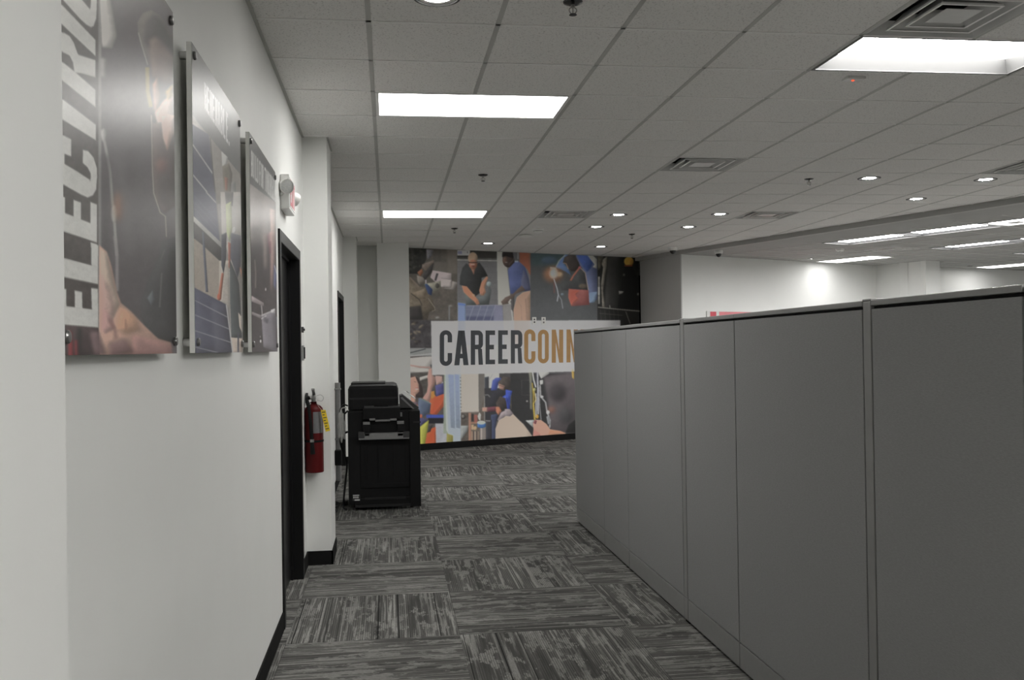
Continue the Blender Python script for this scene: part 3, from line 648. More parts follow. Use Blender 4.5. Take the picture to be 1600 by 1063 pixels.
    C.p([(-10, 690), (90, 648), (182, 742), (236, 790), (352, 945), (360, 1060), (-10, 1060)], (180, 160, 142), tex=.03); C.p([(-10, 590), (50, 590), (102, 650), (60, 690), (-10, 680)], (112, 102, 106)); C.l([(30, 900), (100, 930)], 10, (146, 128, 116), .6, .5)
    C.p([(262, 742), (380, 733), (366, 836)], (128, 131, 131)); C.p([(365, 948), (374, 872), (364, 780), (386, 733), (470, 738), (542, 790), (592, 862), (722, 884), (800, 912), (600, 1060), (365, 1060)], (198, 144, 120)); C.p([(365, 948), (374, 860), (440, 900), (470, 945), (430, 960)], (184, 112, 100), blur=.5); C.p([(590, 865), (722, 884), (800, 912), (560, 945)], (196, 128, 92), blur=.6); C.p([(364, 775), (386, 733), (418, 745), (402, 796)], (90, 47, 52)); C.l([(400, 850), (470, 880)], 8, (150, 100, 88), .8, .4)
    C.p([(876, 60), (908, 60), (905, 195), (884, 170)], (204, 164, 54))
    # --- translucent title band
    C.use()
    C.p([(673.4, 501.3), (969, 500.2), (969, 578.6), (675, 586)], (206, 206, 209), .78, 0, 0)
    return C

def paint_poster_a():
    C = Canvas(70, -290, 285, 570, 3, (82, 78, 80))
    W = (200, 200, 195)
    C.r(70, -290, 157, 570, (64, 60, 58), tex=.15); C.r(153.5, -290, 158.5, 570, (128, 126, 124), blur=.5); C.r(158, -290, 285, 570, (80, 76, 78), tex=.05)
    C.use(80, 0, 5.317)
    C.p([(395, -300), (480, -300), (488, 0), (520, 180), (540, 300), (500, 400), (420, 390)], (196, 192, 186), blur=1.5); C.p([(405, 480), (450, 490), (445, 640), (410, 640)], (150, 147, 145), blur=2)
    C.r(600, -300, 1040, 420, (74, 68, 70), blur=8)
    C.p([(720, 280), (714, 185), (760, 108), (830, 84), (900, 125), (965, 220), (1030, 340), (1030, 560), (800, 540), (762, 420)], (84, 78, 75), blur=.5)
    C.p([(775, 330), (790, 180), (850, 120), (910, 170), (980, 290), (1030, 420), (1030, 560), (950, 470), (860, 330), (820, 420)], (58, 55, 54), blur=3); C.p([(810, 330), (870, 300), (1020, 470), (1020, 720), (830, 640)], (104, 88, 82), blur=3)
    C.l([(722, 270), (745, 360), (800, 540)], 10, (150, 146, 142)); C.l([(795, 560), (800, 760), (826, 890)], 32, (178, 160, 84), .9, .8); C.p([(840, 700), (880, 640), (900, 800), (880, 980), (850, 900)], (196, 150, 128), .8, 1.5); C.p([(860, 940), (930, 840), (1012, 770), (1012, 1100), (900, 1100)], (206, 168, 148), blur=1.5); C.p([(950, 760), (1010, 700), (1010, 800), (960, 840)], (196, 160, 80), .9, 1.2)
    C.use(95, 180, 4.832)
    C.p([(690, 60), (860, 40), (860, 690), (780, 745), (715, 640), (694, 420)], (86, 75, 73), blur=1); C.p([(755, 0), (860, 0), (860, 110), (802, 270), (770, 170)], (206, 164, 146), blur=1); C.e(760, 380, 40, 60, (140, 100, 94), .6, 4); C.e(790, 560, 70, 130, (64, 60, 59), .8, 5)
    C.l([(682, 0), (690, 420), (700, 590), (748, 735), (788, 765), (796, 920)], 8, (164, 154, 148))
    C.l([(300, 110), (330, 210), (370, 430), (385, 640), (402, 800), (420, 1063)], 20, (156, 153, 152), .9, .8); C.e(320, 150, 18, 50, (168, 166, 164), .8, 1.5); C.e(400, 745, 20, 66, (176, 174, 172), .9, 1.5)
    C.e(440, 690, 40, 110, (140, 92, 66), .8, 6); C.l([(460, 340), (480, 600), (520, 1063)], 60, (92, 88, 90), .7, 5); C.l([(520, 240), (520, 560)], 80, (66, 62, 64), .6, 6); C.r(300, 300, 370, 1063, (60, 56, 58), .7, 4)
    C.use(95, 380, 5.594)
    C.l([(470, -60), (488, 100), (490, 420)], 26, (140, 134, 136), .9, 1)
    C.p([(845, 140), (880, -20), (1010, -60), (1010, 880), (860, 850), (740, 735), (690, 640), (698, 490), (760, 330)], (57, 57, 58), blur=.6, tex=.05); C.p([(755, 480), (800, 410), (820, 500), (790, 550)], (96, 100, 106), .9, .8); C.l([(880, 260), (862, 562)], 12, (100, 100, 98), .9, .5); C.l([(870, 150), (905, 60)], 8, (100, 98, 96), .8, .8)
    C.p([(332, 15), (400, 75), (440, 200), (490, 430), (522, 522), (604, 590), (722, 715), (850, 838), (958, 870), (972, 1000), (332, 1000)], (188, 146, 126), blur=.8); C.p([(338, 40), (400, 95), (470, 390), (512, 530), (440, 690), (345, 360)], (198, 176, 156), .9, 1.5); C.p([(340, 250), (420, 380), (470, 560), (440, 720), (345, 560)], (192, 150, 140), .8, 2.5); C.p([(360, 560), (430, 640), (480, 740), (380, 800), (345, 740)], (190, 140, 136), .8, 2)
    C.p([(520, 560), (640, 640), (700, 760), (560, 800), (480, 740)], (208, 154, 118), .9, 3); C.p([(620, 800), (850, 850), (965, 890), (972, 1000), (620, 1000)], (156, 112, 106), .9, 2.5); C.p([(420, 870), (560, 840), (650, 960), (420, 1000)], (104, 80, 80), .9, 3); C.l([(420, 660), (470, 760), (480, 840)], 26, (140, 96, 90), .7, 2); C.l([(560, 660), (570, 760)], 16, (166, 106, 84), .7, 1.5)
    C.p([(40, 715), (325, 742), (340, 1000), (40, 1000)], (58, 50, 50), tex=.1); C.p([(62, 760), (95, 780), (104, 1000), (66, 1000)], (140, 52, 56), blur=1.2); C.p([(118, 850), (150, 850), (158, 1000), (122, 1000)], (118, 48, 52), blur=1.2); C.p([(250, 780), (330, 770), (400, 980), (290, 980)], (104, 84, 86), .9, 3); C.r(140, 740, 180, 1000, (34, 36, 34), .7, 2)
    # lettering set on its side
    P = lambda pts: C.p(pts, W, 1, 0, 0)
    P([(-60, 545), (45, 552), (270, 580), (325, 590), (325, 738), (45, 715), (-60, 706)]); P([(118, 414), (182, 428), (186, 572), (120, 562)]); P([(262, 393), (321, 400), (325, 600), (268, 580)]); P([(-60, 392), (44, 402), (46, 560), (-60, 552)])
    P([(-60, 110), (40, 135), (265, 195), (322, 206), (322, 360), (40, 300), (-60, 280)]); P([(262, 0), (325, 20), (322, 210), (264, 195)])
    C.use(95, 180, 4.832)
    P([(-60, 712), (30, 740), (220, 815), (270, 830), (270, 962), (30, 882), (-60, 855)]); P([(94, 640), (150, 660), (150, 790), (94, 768)]); P([(220, 655), (270, 675), (270, 840), (220, 820)]); P([(-60, 600), (29, 620), (29, 745), (-60, 720)]); P([(222, 960), (270, 975), (275, 1030), (225, 1000)])
    P([(-60, 320), (25, 368), (120, 425), (222, 492), (214, 500), (240, 440), (270, 420), (265, 560), (240, 605), (200, 622), (150, 600), (30, 532), (-60, 480)]); P([(165, 262), (205, 272), (245, 320), (270, 400), (272, 470), (262, 560), (226, 500), (222, 440), (200, 395), (162, 360)]); P([(-60, 130), (25, 157), (76, 182), (76, 312), (25, 292), (-60, 260)]); P([(-60, 130), (26, 157), (26, 380), (-60, 330)])
    C.use(80, 0, 5.317)
    P([(-60, 720), (107, 836), (368, 1036), (368, 1166), (107, 1003), (-60, 900)])
    P([(-60, 420), (107, 527), (190, 594), (365, 747), (365, 890), (107, 682), (-60, 560)]); P([(100, 270), (150, 300), (185, 355), (215, 440), (225, 456), (365, 500), (365, 642), (240, 606), (190, 600), (178, 520), (150, 462), (100, 436)]); P([(-60, 180), (107, 280), (107, 440), (-60, 340)])
    P([(-60, -100), (107, 62), (365, 332), (365, 466), (107, 222), (-60, 60)])
    P([(60, -40), (130, -160), (250, -220), (380, -160), (376, 60), (372, 150), (350, 215), (328, 226), (290, 205), (240, 160)]); C.p([(205, -60), (240, -110), (300, -110), (326, -60), (325, 60), (318, 76)], (64, 60, 58), 1, 0, 0)
    C.use()
    return C
def paint_poster_b():
    C = Canvas(290, 40, 385, 565, 4, (150, 146, 142))
    C.use(280, 60, 4.254)
    C.p([(60, -40), (430, 420), (430, 960), (400, 900), (80, 505)], (92, 92, 91), tex=-.03)
    C.text('RENEWABLE.', [(165, 290), (335, 520), (335, 720), (168, 470)], (236, 236, 234), gap=.06)
    C.p([(80, 505), (430, 940), (430, 1100), (60, 1100)], (160, 155, 148), blur=.3); C.p([(70, 560), (196, 640), (222, 890), (250, 1100), (70, 1100)], (90, 91, 106), tex=-.05)
    C.l([(84, 700), (222, 900)], 9, (190, 190, 190)); C.l([(84, 900), (220, 1066)], 9, (190, 190, 190)); C.l([(205, 660), (222, 880), (246, 1100)], 8, (84, 82, 80))
    C.p([(280, 750), (322, 790), (314, 842), (286, 852)], (206, 206, 202)); C.p([(286, 852), (330, 830), (352, 900), (338, 1100), (300, 1100)], (104, 98, 88)); C.p([(300, 920), (322, 930), (318, 1010), (306, 1010)], (156, 100, 82), blur=.5); C.p([(345, 960), (372, 950), (380, 1100), (340, 1100)], (110, 110, 108))
    C.use(280, 300, 4.09)
    C.p([(70, 0), (232, 0), (262, 322), (84, 150)], (86, 88, 104), tex=-.05); C.l([(170, 0), (235, 70)], 8, (180, 180, 180)); C.l([(232, 0), (262, 322)], 7, (120, 118, 116))
    for k in range(4): C.l([(90, 20 + 40 * k), (245, 190 + 40 * k)], 3, (110, 112, 126), .6)
    C.p([(84, 148), (266, 324), (266, 356), (84, 182)], (190, 190, 186)); C.p([(84, 185), (272, 360), (268, 452), (150, 342), (84, 290)], (74, 72, 71)); C.p([(84, 290), (150, 342), (268, 452), (268, 720), (84, 610)], (178, 166, 152), tex=-.03); C.p([(255, 440), (330, 440), (330, 760), (255, 690)], (184, 176, 166))
    C.p([(146, 250), (158, 262), (184, 640), (168, 640), (150, 360)], (88, 92, 106))
    C.p([(262, 0), (400, 0), (400, 1030), (330, 1030), (318, 420), (270, 260)], (160, 156, 150), blur=.4)
    C.p([(268, 275), (302, 258), (298, 430), (282, 522), (268, 470)], (68, 68, 74)); C.p([(270, 518), (284, 520), (266, 690), (244, 682)], (184, 104, 78)); C.e(254, 672, 13, 22, (196, 96, 66))
    C.p([(290, 0), (345, 0), (340, 90), (300, 90)], (92, 90, 88)); C.p([(296, 80), (332, 60), (338, 230), (322, 325), (302, 262)], (176, 184, 140)); C.p([(312, 320), (330, 330), (326, 500), (314, 480)], (170, 96, 76)); C.p([(330, 262), (400, 280), (392, 470), (372, 552), (326, 420)], (70, 70, 78)); C.e(350, 245, 12, 20, (196, 196, 192))
    C.p([(322, 430), (372, 552), (382, 590), (402, 930), (332, 935), (324, 700)], (66, 70, 71)); C.p([(376, 770), (400, 800), (400, 900), (384, 860)], (190, 178, 166)); C.p([(330, 930), (410, 940), (410, 1040), (335, 1040)], (182, 166, 152)); C.l([(376, 900), (376, 1030)], 10, (70, 70, 80)); C.p([(385, 480), (400, 500), (400, 560)], (190, 120, 90))
    C.p([(84, 605), (300, 720), (342, 1040), (84, 1050)], (72, 74, 88), tex=.03); C.p([(200, 700), (300, 722), (335, 1040), (230, 1040)], (84, 84, 96), .6, 3)
    for a, b in (((84, 686), (306, 800)), ((84, 780), (316, 876)), ((84, 882), (328, 962)), ((100, 992), (250, 1028))): C.l([a, b], 5, (168, 170, 178), .9)
    C.l([(300, 720), (342, 1040)], 7, (190, 190, 190))
    C.use()
    return C
def paint_poster_c():
    C = Canvas(380, 180, 440, 565, 5, (70, 66, 66))
    C.use(375, 200, 5.9)
    C.p([(60, 20), (360, 380), (360, 720), (335, 700), (80, 505)], (80, 80, 79), tex=-.03)
    C.text('BUILD FOR TOMORROW', [(103, 205), (330, 490), (330, 690), (103, 445)], (236, 236, 233), gap=.07)
    C.p([(80, 505), (360, 715), (360, 1100), (70, 1100)], (120, 114, 111), blur=.4); C.r(205, 650, 245, 1100, (140, 132, 128), .8, 2); C.p([(275, 740), (325, 760), (325, 1100), (285, 1100)], (176, 150, 142), .9, 1.2); C.p([(240, 990), (295, 960), (310, 1100), (250, 1100)], (120, 70, 84), .8, 2); C.r(90, 900, 200, 1100, (84, 78, 77), .8, 4)
    C.use(375, 370, 5.595)
    C.r(80, 60, 360, 1060, (64, 60, 61), blur=6, tex=.05); C.p([(200, -20), (242, -20), (240, 240), (222, 300), (208, 240)], (124, 112, 108), .9, 2); C.p([(255, -40), (302, -40), (302, 190), (272, 500), (266, 160)], (176, 140, 134), .9, 1.5); C.l([(262, 40), (262, 150)], 16, (110, 60, 70), .7, 1)
    C.p([(296, 230), (326, 330), (312, 472), (294, 420)], (86, 90, 124), .9, 1); C.l([(300, 250), (322, 330)], 6, (190, 190, 200)); C.l([(128, 200), (136, 320), (134, 450)], 9, (132, 122, 114), .8, .6); C.e(223, 460, 5, 14, (196, 190, 190), blur=.2)
    C.p([(100, 515), (206, 580), (206, 608), (100, 566)], (152, 140, 142), blur=.3); C.p([(100, 655), (190, 690), (190, 722), (104, 682)], (132, 124, 126), blur=.3); C.l([(186, 600), (194, 690)], 9, (160, 156, 158)); C.p([(186, 690), (306, 648), (322, 1004), (204, 966)], (106, 102, 109), blur=.3); C.l([(185, 690), (305, 640)], 14, (186, 182, 184), .9, .3); C.l([(185, 720), (230, 690)], 9, (196, 194, 196)); C.p([(268, 640), (306, 628), (306, 672), (274, 668)], (190, 188, 190), .9, .3); C.p([(205, 700), (250, 720), (240, 760), (206, 740)], (70, 68, 72), .8, 1); C.e(180, 915, 7, 14, (200, 196, 198), blur=.2); C.e(176, 875, 4, 9, (160, 156, 158), blur=.2); C.l([(318, 700), (326, 800)], 10, (120, 124, 140), .8, .6)
    C.use()
    return C
# ------------------------------------------------------------------ camera
cam = bpy.data.cameras.new('camera'); co = bpy.data.objects.new('camera', cam); COL.objects.link(co)
co.matrix_world = Matrix(((0.991679, 0.013878, -0.127986, 0), (-0.127854, -0.010032, -0.991742, 0), (-0.015048, 0.999853, -0.008174, 1.5364), (0, 0, 0, 1)))
cam.sensor_width = 36.0; cam.lens = 33.590; cam.clip_start = .05; cam.clip_end = 100
SC.camera = co

# ------------------------------------------------------------------ setting
def seg_wall(mb, p, q, th, z0, z1, side=1):
    """wall between two floor points, its thickness on the side away from the viewer (side=1: to the left of p->q)"""
    p = Vector((p[0], p[1], 0)); q = Vector((q[0], q[1], 0)); d = (q - p).normalized(); n = Vector((-d.y, d.x, 0)) * th * side
    mb.prism([p + Vector((0, 0, z0)), q + Vector((0, 0, z0)), q + n + Vector((0, 0, z0)), p + n + Vector((0, 0, z0))], (0, 0, z1 - z0))
MU = Vector((.9219, .3875, 0)); M0 = Vector((.31, 14.5, 0)); ML = 4.36
M1 = M0 + MU * ML                                    # far end of the mural wall
WE = Vector((4.70, 14.97, 0))                        # free end of the wing wall
B0, B1 = Vector((4.70, 14.97, 0)), Vector((6.76, 9.40, 0))
BD = (B1 - B0).normalized(); BN = Vector((BD.y, -BD.x, 0))
if BN.x < 0: BN = -BN                                # points towards the bright bay
WB = Vector((9.30, 17.30, 0))

fl = MB(); fl.box((-1.0, -9.2, -.06), (15.6, 21.0, 0)); struct('floor', fl, M['carpet'])
wl = MB()
D1 = (5.42, 6.61, 2.20); D2 = (11.58, 12.94, 2.235)
for y0, y1, z0 in ((-9.0, D1[0], 0), (D1[0], D1[1], D1[2]), (D1[1], D2[0], 0), (D2[0], D2[1], D2[2]), (D2[1], 14.24, 0)):
    wl.box((-.80, y0, z0), (WX, y1, CZ + .05))
for y0, y1 in ((-5.24, -4.77), (.86, 1.33), (6.99, 7.46), (13.10, 13.57)): wl.box((WX - .02, y0, 0), (-.425, y1, CZ + .05))
struct('wall_left', wl, M['wall'])
wb = MB(); wb.box((-.80, 14.24, 0), (-.14, 14.36, CZ + .05)); wb.box((-.15, 13.88, 0), (.305, 14.62, CZ + .05)); struct('wall_corner', wb, M['wall'])
wm = MB(); seg_wall(wm, M0 - MU * .05, M1, .14, 0, CZ + .05); struct('wall_back', wm, M['wall'])
ww = MB(); seg_wall(ww, M1 + MU * .03, WE, .02, 0, CZ + .05, 1); struct('wall_wing', ww, M['wallgrey'])
wr = MB(); wd0 = (WB - WE).normalized(); wn0 = Vector((-wd0.y, wd0.x, 0)) * .14; wr.prism([WE, WB, WB + wn0, WE + wn0 + wd0 * .25], (0, 0, CZ + .05)); seg_wall(wr, WB, (9.70, 16.24), .14, 0, FZ + .05); wr.prism([(9.68, 16.22, 0), (10.06, 16.385, 0), (9.90, 16.75, 0), (9.61, 16.63, 0)], (0, 0, FZ + .05)); seg_wall(wr, (10.2, 17.55), (15.6, 19.45), .14, 0, FZ + .05); seg_wall(wr, (9.55, 16.6), (10.25, 17.57), .14, 0, FZ + .05)
struct('wall_far', wr, M['wall'])
we = MB(); we.box((15.5, -9.2, 0), (15.65, 19.6, CZ + .05)); struct('wall_right', we, M['wall'])
wf = MB(); wf.box((-.8, -9.15, 0), (15.6, -9.0, CZ + .05)); struct('wall_front', wf, M['wall'])

# ceiling of 24 inch tiles on tee bars, cut along the bulkhead and the mural wall
GX, GY, T = -.0733, 4.5022, .6096
L_FLUSH = [(0, 2), (0, 10), (2, -7), (0, -14)]; L_DEEP = [(4, 0), (4, -8), (8, -8), (4, -16)]
VENTS = [(4, -1), (4, 5), (7, 10), (3, 10), (9, 5)]
skip = set()
for i, j in L_FLUSH + L_DEEP: skip |= {(i, j), (i + 1, j)}
skip |= set(VENTS)
def cut(bm, co_, no, keep_neg=True):
    bmesh.ops.bisect_plane(bm, geom=list(bm.verts) + list(bm.edges) + list(bm.faces), plane_co=co_, plane_no=no, clear_outer=keep_neg, clear_inner=not keep_neg)
MN = Vector((-MU.y, MU.x, 0))
ce = MB(); bars = MB(); cross = MB()
for i in range(-1, 20):
    for j in range(-23, 20):
        if (i, j) in skip: continue
        x0, y0 = GX + T * i, GY + T * j
        ce.face([(x0, y0, CZ), (x0, y0 + T, CZ), (x0 + T, y0 + T, CZ), (x0 + T, y0, CZ)])
hb = .012
for i in range(0, 20):
    for j in range(-23, 20):
        if (i, j) in skip and (i - 1, j) in skip and any((i - 1 == a and j == b) for a, b in L_FLUSH + L_DEEP): continue
        x, y0 = GX + T * i, GY + T * j
        bars.box((x - hb, y0 - hb, CZ - .0022), (x + hb, y0 + T + hb * .98, CZ + .002))
for j in range(-23, 20):
    for i in range(-1, 20):
        x0, y = GX + T * i, GY + T * j
        cross.box((x0 + hb, y - .007, CZ - .0045), (x0 + T - hb, y + .007, CZ + .002))
for b in (ce, bars, cross):
    cut(b.bm, (WX - .01, 0, 0), (-1, 0, 0)); cut(b.bm, B0 + BN * .01, BN); cut(b.bm, M0 + MN * .05, MN)
cei = struct('ceiling', ce, M['tile'], recalc=False)
struct('trim_1', bars, M['grid']); struct('trim_5', cross, M['cross'])
wa = MB()                                            # wall angle where the tiles meet the wall
wa.box((WX - .001, -9, CZ - .006), (WX + .016, 14.24, CZ)); wa.box((-.427, .86, CZ - .006), (-.411, 1.33, CZ)); wa.box((-.427, 6.99, CZ - .006), (-.411, 7.46, CZ)); wa.box((-.427, 13.1, CZ - .006), (-.411, 13.57, CZ))
wa.prism([M0 - MN * .016 + Vector((0, 0, CZ - .006)), M1 - MN * .016 + Vector((0, 0, CZ - .006)), M1 + Vector((0, 0, CZ - .006)), M0 + Vector((0, 0, CZ - .006))], (0, 0, .006))
struct('trim_2', wa, M['grid'])
# bulkhead step down to the bright bay and that bay's own ceiling, laid at an angle
BE = B0 + BD * 26.0; BS = B0 - BD * 1.3
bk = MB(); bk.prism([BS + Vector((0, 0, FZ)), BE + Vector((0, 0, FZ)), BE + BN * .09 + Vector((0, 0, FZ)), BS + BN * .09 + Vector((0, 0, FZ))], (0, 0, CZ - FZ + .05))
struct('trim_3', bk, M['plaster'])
FO = Vector((6.332, 13.353, 0)); FW = Vector((.9075, .42, 0)); FL = Vector((.42, -.9075, 0)); FR = math.atan2(.42, .9075)
def fpt(w, l, z=FZ): return FO + FW * w + FL * l + Vector((0, 0, z))
DEEP = [(0, 1.22 * k) for k in range(7)] + [(2.24, .22 + 1.22 * k) for k in range(7)] + [(4.43, .29 + 1.22 * k) for k in range(6)]
FLUSH = [(2.35, -2.12), (6.52, -1.71)]
ws = sorted({-4.0, 12.0} | {a for w, l in DEEP for a in (w, w + .61)}); ls = sorted({-6.0, 20.0} | {a for w, l in DEEP for a in (round(l, 3), round(l + 1.22, 3))})
fc = MB()
for a, b in zip(ws[:-1], ws[1:]):
    for c, d in zip(ls[:-1], ls[1:]):
        if any(w - .001 <= a and b <= w + .611 and l - .001 <= c + .0005 and d <= l + 1.2215 for w, l in DEEP): continue
        fc.face([fpt(a, c), fpt(a, d), fpt(b, d), fpt(b, c)])
fb = MB()
def clear(w, l): return not any(wa_ - .02 < w < wa_ + .63 and la - .02 < l < la + 1.24 for wa_, la in DEEP + FLUSH)
R3 = Matrix.Rotation(FR, 4, 'Z')
k = -6
for i in range(-4, 18):
    for j in range(-9, 24):
        w, l = T * i + .0, T * j
        if clear(w, l + T / 2): fb.prism([fpt(w - .012, l, FZ - .004), fpt(w + .012, l, FZ - .004), fpt(w + .012, l + T, FZ - .004), fpt(w - .012, l + T, FZ - .004)], (0, 0, .006))
        if clear(w + T / 2, l): fb.prism([fpt(w + .012, l - .012, FZ - .004), fpt(w + T - .012, l - .012, FZ - .004), fpt(w + T - .012, l + .012, FZ - .004), fpt(w + .012, l + .012, FZ - .004)], (0, 0, .006))
cut(fc.bm, B0 + BN * .085, -BN); cut(fb.bm, B0 + BN * .70, -BN)
for b_ in (fc, fb):
    cut(b_.bm, (15.5, 0, 0), (1, 0, 0)); cut(b_.bm, (0, -9, 0), (0, -1, 0))
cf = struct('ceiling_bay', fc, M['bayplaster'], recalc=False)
struct('trim_4', fb, M['grid'])

# vinyl base
bl = MB(); H = .10
for y0, y1 in ((-9, -5.24), (-4.77, .86), (1.33, D1[0] - .03), (D1[1] + .03, 6.99), (7.46, D2[0] - .03), (D2[1] + .03, 13.1), (13.57, 14.24)): bl.box((WX - .002, y0, 0), (WX + .008, y1, H))
for y0, y1 in ((.86, 1.33), (6.99, 7.46), (13.10, 13.57)):
    bl.box((WX, y0 - .008, 0), (-.417, y0 + .002, H)); bl.box((-.427, y0 - .008, 0), (-.417, y1 + .008, H)); bl.box((WX, y1 - .002, 0), (-.417, y1 + .008, H))
struct('baseboard_left', bl, M['rubber'])
bb = MB(); seg_wall(bb, M0 - MN * .008 - MU * .02, M1 - MN * .008, .010, 0, .1); bb.box((-.158, 13.87, 0), (.315, 13.885, .1)); bb.box((.30, 13.87, 0), (.315, 14.5, .1)); bb.box((-.6, 14.228, 0), (-.15, 14.242, .1)); struct('baseboard_back', bb, M['rubber'])

# doors in the left wall
def door(n, y0, y1, z1, hy):
    s = MB(); s.box((-.715, y0 + .05, .008), (-.672, y1 - .05, z1 - .055), .003)
    d = struct('door_%d' % n, s, M['blackpaint'])
    f = MB(); z = z1 + .017
    for a, b in ((y0 - .02, y0 + .045), (y1 - .045, y1 + .02)):
        f.box((-.80, a if a < y0 else a, 0), (-.588, b, z), .003)
    f.box((-.80, y0 + .045, z1 - .05), (-.588, y1 - .045, z), .003); f.box((-.672, y0 + .045, z1 - .066), (-.655, y1 - .045, z1 - .05)); f.box((-.672, y0 + .045, 0), (-.655, y0 + .06, z1 - .06)); f.box((-.672, y1 - .06, 0), (-.655, y1 - .045, z1 - .06))
    obj('door_frame', f, M['blackpaint'], d)
    h = MB(); h.cyl((-.672, hy, 1.0), (-.64, hy, 1.0), .026, n=20); h.cyl((-.64, hy, 1.0), (-.628, hy, 1.0), .012); h.box((-.632, hy - .01, .99), (-.618, hy + .11, 1.01), .004)
    obj('door_handle', h, M['steel'], d, True)
door(1, D1[0], D1[1], D1[2], 5.55); door(2, D2[0], D2[1], D2[2], 11.75)

# ------------------------------------------------------------------ ceiling fixtures
def light_flush(label, group, loc, rotz=0, lens='lens', lx=1.2192, ly=.6096):
    """flat lensed fixture, origin at the middle of its face"""
    t = thing('ceiling_light', label, 'ceiling light', loc, rotz, group)
    a, b = lx / 2 - .013, ly / 2 - .013
    f = MB(); w = .022
    for x0, y0, x1, y1 in ((-a, -b, a, -b + w), (-a, b - w, a, b), (-a, -b + w, -a + w, b - w), (a - w, -b + w, a, b - w)): f.box((x0, y0, -.006), (x1, y1, .03), .002)
    f.box((-a, -b, .03), (a, b, .06))
    obj('frame', f, M['whitemetal'], t)
    d = MB(); d.box((-a + w, -b + w, -.001), (a - w, b - w, .006)); obj('diffuser', d, M[lens], t)
    return t
def light_deep(label, group, loc, rotz=0, lens='lensdeep', lx=1.2192, ly=.6096, dz=.078):
    """fixture whose lens sits up inside a white reflector"""
    t = thing('recessed_ceiling_light', label, 'ceiling light', loc, rotz, group)
    a, b = lx / 2 - .010, ly / 2 - .010
    f = MB(); w = .018
    for x0, y0, x1, y1 in ((-a, -b, a, -b + w), (-a, b - w, a, b), (-a, -b + w, -a + w, b - w), (a - w, -b + w, a, b - w)): f.box((x0, y0, -.004), (x1, y1, .001), 0)
    obj('frame', f, M['fixture'], t)
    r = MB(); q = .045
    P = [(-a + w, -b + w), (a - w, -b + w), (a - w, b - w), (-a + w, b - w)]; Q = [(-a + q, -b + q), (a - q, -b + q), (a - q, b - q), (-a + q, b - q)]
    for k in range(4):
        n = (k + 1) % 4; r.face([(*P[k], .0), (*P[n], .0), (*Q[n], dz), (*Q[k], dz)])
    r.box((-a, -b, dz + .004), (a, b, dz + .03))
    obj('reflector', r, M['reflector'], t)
    d = MB(); d.box((-a + q, -b + q, dz - .002), (a - q, b - q, dz + .003)); obj('diffuser', d, M[lens], t)
    return t
def cell(i, j, n=1): return (GX + T * (i + n / 2), GY + T * (j + .5), CZ)
light_flush('wide lit rectangular ceiling light closest above the walkway', 'flat walkway lights', cell(0, 2, 2))
light_flush('smaller-looking lit ceiling light farther along the walkway, before the mural', 'flat walkway lights', cell(0, 10, 2))
light_flush('flat lit ceiling light over the near end of the grey partition', 'flat walkway lights', cell(2, -7, 2))  # unseen light, placed here to balance brightness on the near wall
light_flush('flat lit ceiling light over the walkway farthest behind the posters', 'flat walkway lights', cell(0, -14, 2))  # unseen light added to brighten surfaces that face the viewer
light_deep('recessed lit ceiling light beside the large vent over the grey partition', 'recessed lights over the partition', cell(4, 0, 2))
light_deep('recessed lit ceiling light behind the viewpoint, nearer the walkway', 'recessed lights over the partition', cell(4, -8, 2))  # unseen light added for illumination from behind the camera
light_deep('recessed lit ceiling light at the end of the room opposite the mural', 'recessed lights over the partition', cell(4, -16, 2))  # out of view, added to light the room from its near end
light_deep('recessed lit ceiling light behind the viewpoint, farther from the walkway', 'recessed lights over the partition', cell(8, -8, 2))  # out of view, added as extra light away from the walkway
names = ['first', 'second', 'third', 'fourth', 'fifth', 'sixth', 'seventh']
rows = {0: 'row next to bulkhead', 2.24: 'middle bay row', 4.43: 'outer bay row'}
cnt = {}
for w, l in DEEP:
    k = cnt.get(w, 0); cnt[w] = k + 1
    light_deep('long lit ceiling light, %s from far end in %s' % (names[k], rows[w]), 'lights of the bright bay', fpt(w + .305, l + .61), FR, 'lensfar' if w < .1 else 'lensouter', .61, 1.22, .034)
for (w, l), lb in zip(FLUSH, ('flat lit ceiling light close to the far white wall, beside the small dome camera', 'flat lit ceiling light beyond the white column of the bright bay')):
    light_flush(lb, 'flat lights of the bright bay', fpt(w + .305, l + .61, FZ - .012), FR, 'lensflat', .61, 1.22)

def downlight(label, x, y, z=CZ, r=.088):
    t = thing('downlight', label, 'downlight', (x, y, z), 0, 'round downlights')
    a = MB(); a.lathe([(r, .02), (r, -.001), (r + .004, -.006), (r + .016, -.004), (r + .018, .002)], (0, 0, 0), n=36); obj('trim_ring', a, M['fixture'], t, True)
    d = MB(); d.lathe([(0, -.001), (r * .6, -.0006), (r + .0005, .002)], (0, 0, 0), n=36); obj('lens', d, M['can'], t)
    return t
for lb, x, y in (('large lit round downlight closest to the viewer, cut by the top edge', .23, 4.175), ('lit round downlight just before the mural, above the two kneeling men', 1.467, 13.95),
                 ('lit round downlight just before the pale vent, closer of the walkway pair', 2.69, 10.92), ('lit round downlight farther of the pair beyond the pale vent', 2.668, 12.03),
                 ('lit round downlight just above the welding picture', 3.265, 14.43), ('lit round downlight beside the small square vent, closer one', 3.892, 10.84), ('lit round downlight beside the small square vent, farther one', 3.891, 12.03),
                 ('lit round downlight over the middle of the partition run', 4.488, 8.44), ('lit round downlight closest to the bulkhead', 5.66, 9.64), ('lit round downlight by the vent at the edge of the frame', 5.677, 8.46)):
    downlight(lb, x, y)

